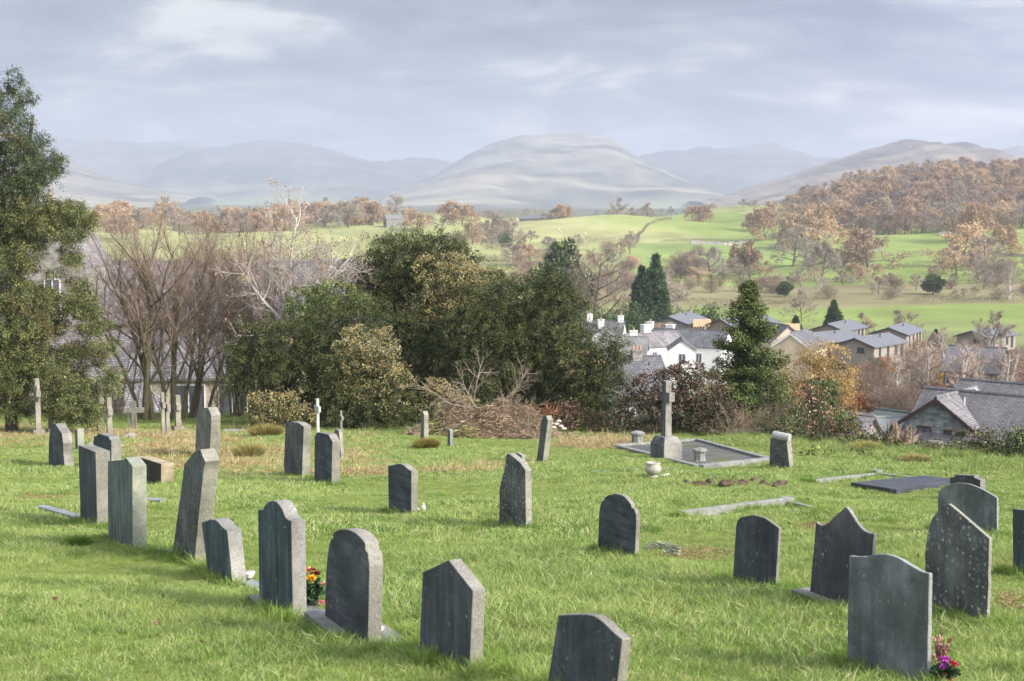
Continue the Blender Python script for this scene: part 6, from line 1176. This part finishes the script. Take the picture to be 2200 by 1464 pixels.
CATS = {'shrub': 'shrub', 'rust': 'shrub', 'bushg': 'bush', 'fir': 'conifer', 'cyp': 'conifer'}
def vtree(kind, px, Y, hpx=None, hm=None, label='', group=None, wid=1.0, row=None):
    """hpx: height in picture pixels; row: picture row of the foot (finds the distance on the ground)"""
    if row is not None: p = ground(px, row, 80, 1250); Y = p[1]
    else: p = place(px, Y)
    hm = hm or hpx * pxm(Y); t_, c_, H_ = K[kind][rng.integers(0, len(K[kind]))]; root = thing(NAMES[kind], p, label, CATS.get(kind, 'tree'), group, rng.uniform(0, 6.28)); s = hm / H_; root.scale = (s * wid, s * wid, s)
    for nm, me in (('trunk', t_), ('crown', c_)): link(nm, me, root)
    return root
# singled out trees (kind, column, distance, height in pixels, label, width)
for q in [
    ('round', 1203, 275, 198, 'rounded dark evergreen tree standing clear beyond the yews', .8), ('nearbare', 1278, 262, 226, 'tall bare reddish tree between the round evergreen and the twin cypresses', 1.0),
    ('cyp', 1378, 246, 168, 'shorter left one of the twin dark cypresses', .8), ('cyp', 1407, 248, 192, 'taller right one of the twin dark cypresses', .8),
    ('bare', 1447, 300, 140, 'bare grey tree just right of the twin cypresses', 1.0), ('shrub', 1340, 300, 60, 'bare brown shrub between the reddish tree and the twin cypresses', 1.0),
    ('bushg', 1275, 232, 84, 'dark conifer bush above the left white house', 1.0), ('bushg', 1318, 234, 84, 'dark conifer bush behind the chimneys', 1.0), ('bushg', 1355, 236, 92, 'dark conifer bush at the foot of the twin cypresses', 1.0), ('bushg', 1425, 240, 84, 'dark conifer bush right of the twin cypresses foot', 1.0),
    ('bushg', 1526, 246, 84, 'dark conifer bush right of the grey lodge', 1.1), ('fir', 1790, 276, 80, 'small pointed fir above the lodges', 1.1), ('fir', 1709, 262, 56, 'short dark fir between spruce and pointed fir', 1.2), ('bare', 1722, 330, 76, 'pale dead tree with a thick trunk in the meadow', 1.0),
    ('bare', 1530, 470, 80, 'bare tree over the rough hedge below the small barn', 1.1), ('oak', 1610, 500, 82, 'russet oak on the green slope below the stone barn', 1.0), ('bare', 1762, 500, 84, 'bare grey tree in the middle of the right slope', 1.0), ('tan', 1860, 560, 84, 'broad tan oak alone on the right green slope', 1.25),
    ('oak', 1836, 565, 70, 'orange oak touching the broad tan one', .9), ('bare', 1700, 610, 84, 'large bare tree on the slope below the tan clump', 1.1), ('tan', 1720, 690, 84, 'tan oak, middle of the clump on the slope', 1.0), ('oak', 1740, 720, 88, 'orange oak, right of the clump on the slope', 1.0), ('tan', 1690, 700, 62, 'small tan oak, left of the clump on the slope', 1.0), ('tan', 1755, 690, 70, 'tan oak leaning out of the clump on the right', .9),
    ('oak', 1642, 840, 70, 'orange-tan oak on the skyline left of the wooded hill', 1.1), ('oak', 1612, 900, 38, 'small orange oak at the left foot of the wooded hill', 1.0), ('tan', 1660, 930, 55, 'tan oak behind the skyline oak', 1.0),
    ('tan', 2062, 590, 92, 'large tan and grey oak below the wooded hill', 1.1), ('bare', 2112, 560, 76, 'wide bare mauve tree right of the large tan oak', 1.2), ('bare', 2040, 540, 52, 'bare bush-like tree left below the large tan oak', 1.1), ('oak', 2140, 650, 74, 'russet oak at the edge of the wood on the far right', 1.0), ('oak', 2100, 700, 84, 'orange oak at the lower edge of the wood', 1.0), ('bare', 2040, 745, 72, 'bare oak beside the ruined wall below the wood', 1.1),
    ('oak', 950, 900, 58, 'left one of the two big orange oaks on the pale fields', 1.1), ('oak', 993, 905, 55, 'right one of the two big orange oaks on the pale fields', 1.1), ('oak', 897, 850, 44, 'round orange oak right of the grey barn', 1.1), ('tan', 868, 930, 46, 'tan tree behind the grey barn', .9), ('thin', 925, 930, 46, 'thin pale bare tree left of the two big oaks', 1.0),
    ('tan', 1040, 800, 60, 'tan tree, left of the bare clump in the pale fields', 1.0), ('bare', 1066, 760, 76, 'large bare tree of the clump in the pale fields', 1.1), ('bare', 1095, 745, 66, 'bare tree, right of the clump in the pale fields', 1.0), ('tan', 1016, 640, 50, 'lone small tan tree below the bare clump', .9), ('oak', 1068, 830, 56, 'orange-tipped tree behind the bare clump', 1.0),
    ('oak', 1196, 990, 42, 'round brown tree beside the skyline farm', 1.3), ('bare', 1320, 980, 46, 'pale bare tree on the skyline right of the farm', 1.0), ('bare', 1386, 985, 42, 'second pale bare tree on the skyline right of the farm', 1.0), ('tan', 1480, 985, 44, 'left one of two tan trees on the skyline', 1.0), ('oak', 1512, 985, 48, 'right, more orange one of two trees on the skyline', 1.0), ('bare', 1355, 990, 30, 'faint small bare tree between the two pale skyline trees', 1.0),
    ('bare', 1112, 480, 52, 'thin bare tree in the rough field right of the tall yew', .8), ('bare', 1186, 470, 44, 'small bare tree just left of the round evergreen', .9), ('bushg', 1084, 640, 26, 'small dark bush under the bare clump', 1.0), ('bare', 1352, 640, 44, 'bare tree by the field fence above the twin cypresses', .9), ('shrub', 1496, 640, 24, 'dark bare shrub left of the small stone barn', 1.1),
    ('round', 2001, 425, 36, 'dark ivy-covered tree alone in the bracken band', 1.4), ('round', 1683, 420, 34, 'dark ivy-covered stump tree behind the spruce tip', 1.3), ('thin', 2166, 410, 92, 'slender pale birch on the bracken slope at the far right', 1.0), ('bare', 2110, 440, 46, 'dark crooked tree in the bracken band near the right edge', 1.3), ('fir', 303, 850, 30, 'dark pine top rising over the wood behind the bare trees', 1.1), ('fir', 520, 870, 28, 'green pine in the wood behind the thicket', 1.1),
    ('thin', 1968, -872, 178, 'slender pale birch, first of the group before the tiled house', 1.1), ('thin', 1985, -878, 192, 'slender pale birch, second and tallest of the group before the tiled house', 1.0), ('thin', 2062, -884, 188, 'tall birch right of the small yellow tree', 1.1), ('thin', 2105, -880, 180, 'tall birch in front of the tiled roof', 1.2), ('thin', 2152, -880, 178, 'birch near the right edge above the slate roofs', 1.2), ('thin', 1925, -850, 110, 'small grey birch left of the two tall ones', 1.2),
    ('gold', 2022, -862, 74, 'small bright yellow tree among the bare birches', .9), ('gold', 1915, -806, 26, 'little orange-yellow bush beside the nearest lodge', 1.1), ('bushg', 1855, -902, 50, 'glossy dark green bush above the pale annex', 1.1), ('shrub', 1842, -880, 125, 'tall bare brown shrub right of the yellow tree', .8), ('shrub', 1870, -862, 112, 'tall bare shrub below the nearest lodge', .8), ('shrub', 1905, -905, 100, 'bare brown bush above the felt roof', 1.1), ('shrub', 1950, -905, 96, 'pale bare shrub left of the birches', 1.0), ('shrub', 1955, -830, 120, 'big pale upright shrub in the gardens', .9), ('shrub', 1985, -880, 70, 'brown shrub behind the slate roof', 1.2), ('rust', 2075, -752, 40, 'rusty red shrub in front of the far right lodge', 1.5), ('rust', 1960, -760, 40, 'rusty shrub below the right beige lodge', 1.4), ('rust', 1900, -800, 42, 'dark red shrub beside the nearest lodge', 1.1), ('rust', 2150, -850, 84, 'russet shrub below the tiled house at the right', 1.2), ('rust', 2085, -846, 60, 'russet shrub at the foot of the birches', 1.3), ('shrub', 2010, -880, 66, 'bare shrub under the small yellow tree', 1.2), ('shrub', 2190, -850, 95, 'bare bush at the right edge above the roofs', 1.2), ('bushg', 1880, -800, 30, 'clipped dark bush in front of the nearest lodge', 1.2), ('shrub', 1580, -830, 40, 'bare shrub between spruce and white houses', 1.2), ('shrub', 1530, -822, 34, 'pale bare shrub below the long white house', 1.4), ('fir', 1930, 248, 40, 'dark hedge conifer behind the right lodges', 1.5), ('fir', 2010, 250, 36, 'dark conifer left of the far right lodge', 1.6), ('bare', 1860, 262, 70, 'bare spreading tree behind the beige lodges', 1.1), ('bare', 1945, 258, 84, 'pale bare tree rising over the right beige lodge', 1.0), ('bare', 2120, -770, 115, 'bare reddish tree before the far right lodge', 1.0), ('thin', 2030, -790, 110, 'pale bare ash left of the far right lodge', 1.3)]:
    vtree(q[0], q[1], q[2], q[3] * (1.22 if q[2] > 420 else 1), label=q[4], wid=q[5], row=-q[2] if q[2] < 0 else None)
for i in range(44):                      # more of the hedgerow trees between the slopes and the bracken
    px = rng.uniform(1440, 2240); Y = rng.uniform(455, 640); vtree(rng.choice(['bare', 'bare', 'tan', 'pink', 'shrub']), px, Y, hm=rng.uniform(5.5, 11), label='bare hedgerow tree on the lower right slopes', group='hedgerow trees of the lower right slopes', wid=1.25)
for i in range(30):
    px = rng.uniform(960, 1440); Y = rng.uniform(430, 720); vtree(rng.choice(['bare', 'bare', 'tan', 'pink', 'shrub']), px, Y, hm=rng.uniform(5, 9.5), label='bare hedgerow tree in the middle fields right of the tall yew', group='hedgerow trees of the middle fields', wid=1.25)
# the wood on the right hill
LOWY = ([1640, 1690, 1730, 1780, 1830, 1880, 1930, 2000, 2060, 2130, 2210, 2330, 2500], [1000, 960, 925, 890, 820, 775, 768, 790, 800, 815, 800, 790, 780])
pos = []; tries = 0
while len(pos) < 290 and tries < 20000:
    tries += 1; px = rng.uniform(1690, 2330); lo = np.interp(px, *LOWY); hi = 1000 + 190 * min(1, max(0, (px - 1690) / 150)); Y = rng.uniform(lo, hi) if rng.uniform() < .8 else lo + rng.uniform(0, 25)
    x = (px - 1100) / F / cp * Y
    if all((x - a) ** 2 + ((Y - b) * .8) ** 2 > 7.7 ** 2 for a, b in pos): pos.append((x, Y))
WL = {'oak': 'orange-leaved oak in the wood on the right hill', 'tan': 'tan-leaved oak in the wood on the right hill', 'bare': 'bare grey-brown tree in the wood on the right hill', 'pink': 'upright mauve-brown tree in the wood on the right hill'}
for x, Y in pos:
    px = pxof(x, Y); u = rng.uniform() + .25 * vnoise(x, Y, 70, 91); kd = 'oak' if u < .28 else 'tan' if u < .52 else 'pink' if (u > .88 or (px > 2080 and Y > 980)) else 'bare'
    vtree(kd, px, Y, hm=rng.uniform(13, 19), label=WL[kd], group={'oak': 'orange oaks of the hill wood', 'tan': 'tan oaks of the hill wood', 'bare': 'bare trees of the hill wood', 'pink': 'mauve trees of the hill wood'}[kd], wid=rng.uniform(.95, 1.25))
# the wood along the left skyline and the far plain
LL = {'oak': 'orange-leaved tree in the wood along the left skyline', 'tan': 'tan tree in the wood along the left skyline', 'bare': 'bare tree in the wood along the left skyline'}
for i in range(78):
    px = rng.uniform(90, 860); Y = rng.uniform(860, 1000) if px > 560 else rng.uniform(700, 1000); u = rng.uniform(); kd = 'oak' if u < .4 else 'tan' if u < .75 else 'bare'
    if 800 < px < 900 and Y < 900: continue
    vtree(kd, px, Y, hm=rng.uniform(14, 20), label=LL[kd], group={'oak': 'orange trees of the left skyline wood', 'tan': 'tan trees of the left skyline wood', 'bare': 'bare trees of the left skyline wood'}[kd], wid=rng.uniform(.95, 1.25))
for i in range(46):
    px = rng.uniform(900, 1640); Y = rng.uniform(1150, 2300); vtree(rng.choice(['bare', 'tan', 'bare']), px, Y, hm=rng.uniform(9, 15), label='hazy distant tree on the plain below the central fell', group='hazy trees of the far plain', wid=1.1)
for i in range(70):
    px = rng.uniform(1060, 2260); Y = rng.uniform(405, 480); vtree(rng.choice(['shrub', 'bare', 'thin', 'shrub']), px, Y, hm=rng.uniform(3, 7), label='thin bare scrub tree in the bracken band below the slopes', group='scrub of the bracken band', wid=1.1)
for i in range(40):
    px = rng.uniform(1815, 2240); vtree(('rust' if rng.uniform() < (.5 if px > 2020 else .12) else 'shrub'), px, 0, hpx=rng.uniform(34, 78), row=rng.uniform(835, 915), label='bare brown shrub in the tangled gardens below the lodges', group='shrubs of the tangled gardens', wid=1.2)
for i in range(26):
    px = rng.uniform(100, 760); Y = rng.uniform(150, 420); vtree(rng.choice(['shrub', 'bare', 'tan', 'oak']), px, Y, hm=rng.uniform(4, 9), label='small autumn tree in the fields behind the bare trees', group='field trees behind the bare group', wid=1.1)
# hedges and field walls
def hedge(path, h, label, cols, dens=34, L=.5, W=.1, w_=1.2, name='hedge'):
    pts = [place(px, Y) for px, Y in path]; o0 = pts[0]; pp, dd = [], []
    for a, b in zip(pts[:-1], pts[1:]):
        Ls = np.linalg.norm(b - a); n = int(Ls * dens); f = rng.uniform(size=(n, 1)); p = a + (b - a) * f; hh = h * (.75 + .35 * vnoise(p[:, 0], p[:, 1], 6, 95)); p = p + rng.normal(size=(n, 3)) * [w_ * .4, w_ * .4, 0]; p[:, 2] = H(p[:, 0], p[:, 1]) + hh * rng.uniform(0, 1, n) ** .8; pp.append(p)
    p = np.concatenate(pp) - o0; V_, F_ = leafq(p, rng.normal(size=p.shape) * .6 + [0, 0, .9], L * rng.uniform(.6, 1.4, len(p)), W); ci = np.array(cols)[rng.integers(0, len(cols), len(p))]
    root = thing(name, o0, label, 'hedge'); leafmesh('foliage', [(V_, F_, np.clip(ci * (1 + .2 * rng.normal(size=(len(p), 1))), .01, 1))], root)
HC = [(.20, .145, .105), (.25, .18, .13), (.16, .115, .085)]; HD = [(.13, .10, .075), (.17, .13, .09), (.11, .10, .05)]
for pth, h, lab, cc in (([(1110, 690), (1180, 700), (1280, 712)], 3.6, 'dark untrimmed hedge across the pale fields in the centre', HD), ([(1040, 600), (1130, 580), (1260, 590)], 1.8, 'low hedge below the centre fields', HC), ([(1370, 860), (1390, 900), (1440, 930)], 2.2, 'curving hedge on the brow right of the skyline farm', HC), ([(1340, 700), (1368, 780), (1370, 850)], 2.4, 'hedge running up to the curving brow hedge', HC), ([(1390, 610), (1470, 600), (1560, 610), (1600, 600)], 1.8, 'hedge passing below the small stone barn', HC), ([(1640, 485), (1760, 478), (1880, 470), (2010, 468), (2200, 462)], 2.0, 'long dark hedge along the foot of the right slopes', HD), ([(1790, 540), (1840, 545), (1850, 530)], 2.2, 'short dark hedge under the broad tan oak', HD), ([(1250, 395), (1400, 400), (1560, 396), (1700, 402)], 1.6, 'brown hedge along the far side of the meadow', HC), ([(1960, 398), (2110, 400), (2240, 405)], 2.6, 'tall brown hedge along the meadow at the right', HD), ([(1930, 640), (1980, 655)], 3, 'clump of bare bushes on the right slope', HC), ([(700, 800), (800, 820), (880, 835)], 1.5, 'thin hedge below the grey barn', HC), ([(150, 520), (330, 500), (500, 510)], 3.0, 'dark hedge in the field behind the bare trees', HD), ([(980, 790), (1050, 805)], 2.5, 'hedge under the two big orange oaks', HC), ([(1130, 960), (1250, 975), (1330, 968)], 2.5, 'bushy hedge in front of the skyline farm', HC), ([(900, 700), (1000, 690), (1090, 700)], 2.0, 'hedge on the pale field behind the tallest yew', HC), ([(1420, 780), (1520, 800), (1640, 830)], 1.6, 'thin hedge along the upper field left of the tan clump', HC), ([(1560, 560), (1640, 575), (1720, 600), (1780, 640)], 1.8, 'hedge climbing past the large bare tree to the wooded slope', HD), ([(1130, 520), (1240, 515), (1350, 520)], 2.4, 'thick brown hedge above the rough field in the centre', HD), ([(1900, 560), (1990, 565), (2080, 550), (2220, 545)], 1.8, 'hedge under the large tan and grey oak', HC)):
    hedge(pth, h, lab, cc)
hedge([(1840, 133), (1905, 131)], 1.5, 'clipped brown-green garden hedge right of the yellow tree', [(.13, .12, .05), (.17, .13, .07)], 420, .12, .06, 1.0)
hedge([(1985, 128), (2080, 127), (2230, 126)], 1.6, 'russet garden hedge below the tiled house', [(.20, .11, .075), (.17, .12, .08)], 360, .14, .06, 1.0)
fw = plain('field_wall_stone', (.27, .26, .235), .95, .4, .8)
for i, pt in enumerate(([(1480, 690), (1540, 740), (1600, 770)], [(1775, 600), (1850, 660), (1890, 690)], [(2010, 735), (2060, 745), (2090, 740)], [(2120, 660), (2230, 650)])):
    dry_stone('field_wall', [place(*q) for q in pt], lambda c: 1.1, ['pale dry stone wall curving up the field right of centre', 'grey dry stone wall crossing the right green slope', 'ruined grey wall at the lower edge of the hill wood', 'dry stone wall in the field at the far right'][i], fw, .6, 1.6, .5, .25, 20 + i)
a = place(1255, 372); b = place(1560, 372); fence('field_fence', a, b, 1.2, 'long post and rail fence along the meadow behind the houses', plain('grey_post', (.30, .26, .2)), step=3.0, rails=2, post=.14)
a = place(1300, 610); b = place(1370, 612); fence('field_fence', a, b, 1.3, 'short pale rail fence above the twin cypresses', bpy.data.materials['grey_post'], step=2.4, rails=4, post=.14)
for px, Y, hpx, lab in ((1770, 850, 30, 'wooden power pole on the slope at the left edge of the hill wood'), (738, 830, 34, 'power pole on the pale fields left of the barn'), (766, 800, 28, 'second power pole on the pale fields'), (842, 640, 12, 'short pale post in the pale field')):
    p = place(px, Y); root = thing('power_pole', p, lab, 'pole'); h = hpx * pxm(Y); MB().tube([(0, 0, -.3), (0, 0, h)], .16, 6).build('pole', bpy.data.materials['grey_post'], root)
    if h > 4: MB().box((0, 0, h - .6), (1.8, .15, .15)).build('crossarm', bpy.data.materials['grey_post'], root)
# sheep
wool = plain('wool', (.72, .68, .58), .95, .08, 12); sm_ = MB(); 
bm = bmesh.new()
for c_, s_ in (((0, 0, .55), (.55, .27, .28)), ((.6, 0, .68), (.17, .10, .12))): bmesh.ops.create_icosphere(bm, subdivisions=2, radius=1, matrix=Matrix.Translation(c_) @ Matrix.Diagonal((*s_, 1)))
for x in (-.35, .3):
    for y in (-.13, .13): bmesh.ops.create_cone(bm, cap_ends=True, segments=6, radius1=.04, radius2=.06, depth=.5, matrix=Matrix.Translation((x, y, .25)))
sme = bpy.data.meshes.new('sheep'); bm.to_mesh(sme); bm.free(); sme.materials.append(wool)
for (px0, Y0, dx, dy, n_, lab, gr) in ((1225, 830, 55, 60, 16, 'white sheep grazing on the pale field below the skyline farm', 'sheep below the skyline farm'), (1575, 705, 22, 25, 11, 'white sheep gathered by the curving field wall', 'sheep by the field wall'), (1350, 830, 40, 40, 7, 'white sheep on the field below the curving brow hedge', 'sheep below the brow hedge')):
    for i in range(n_):
        p = place(px0 + rng.normal() * dx * .5, Y0 + rng.normal() * dy * .5); o = link('sheep', sme); o.location = p; o.rotation_euler.z = rng.uniform(0, 6.28); o.scale = (1.3,) * 3; tag(o, lab, 'sheep', gr)
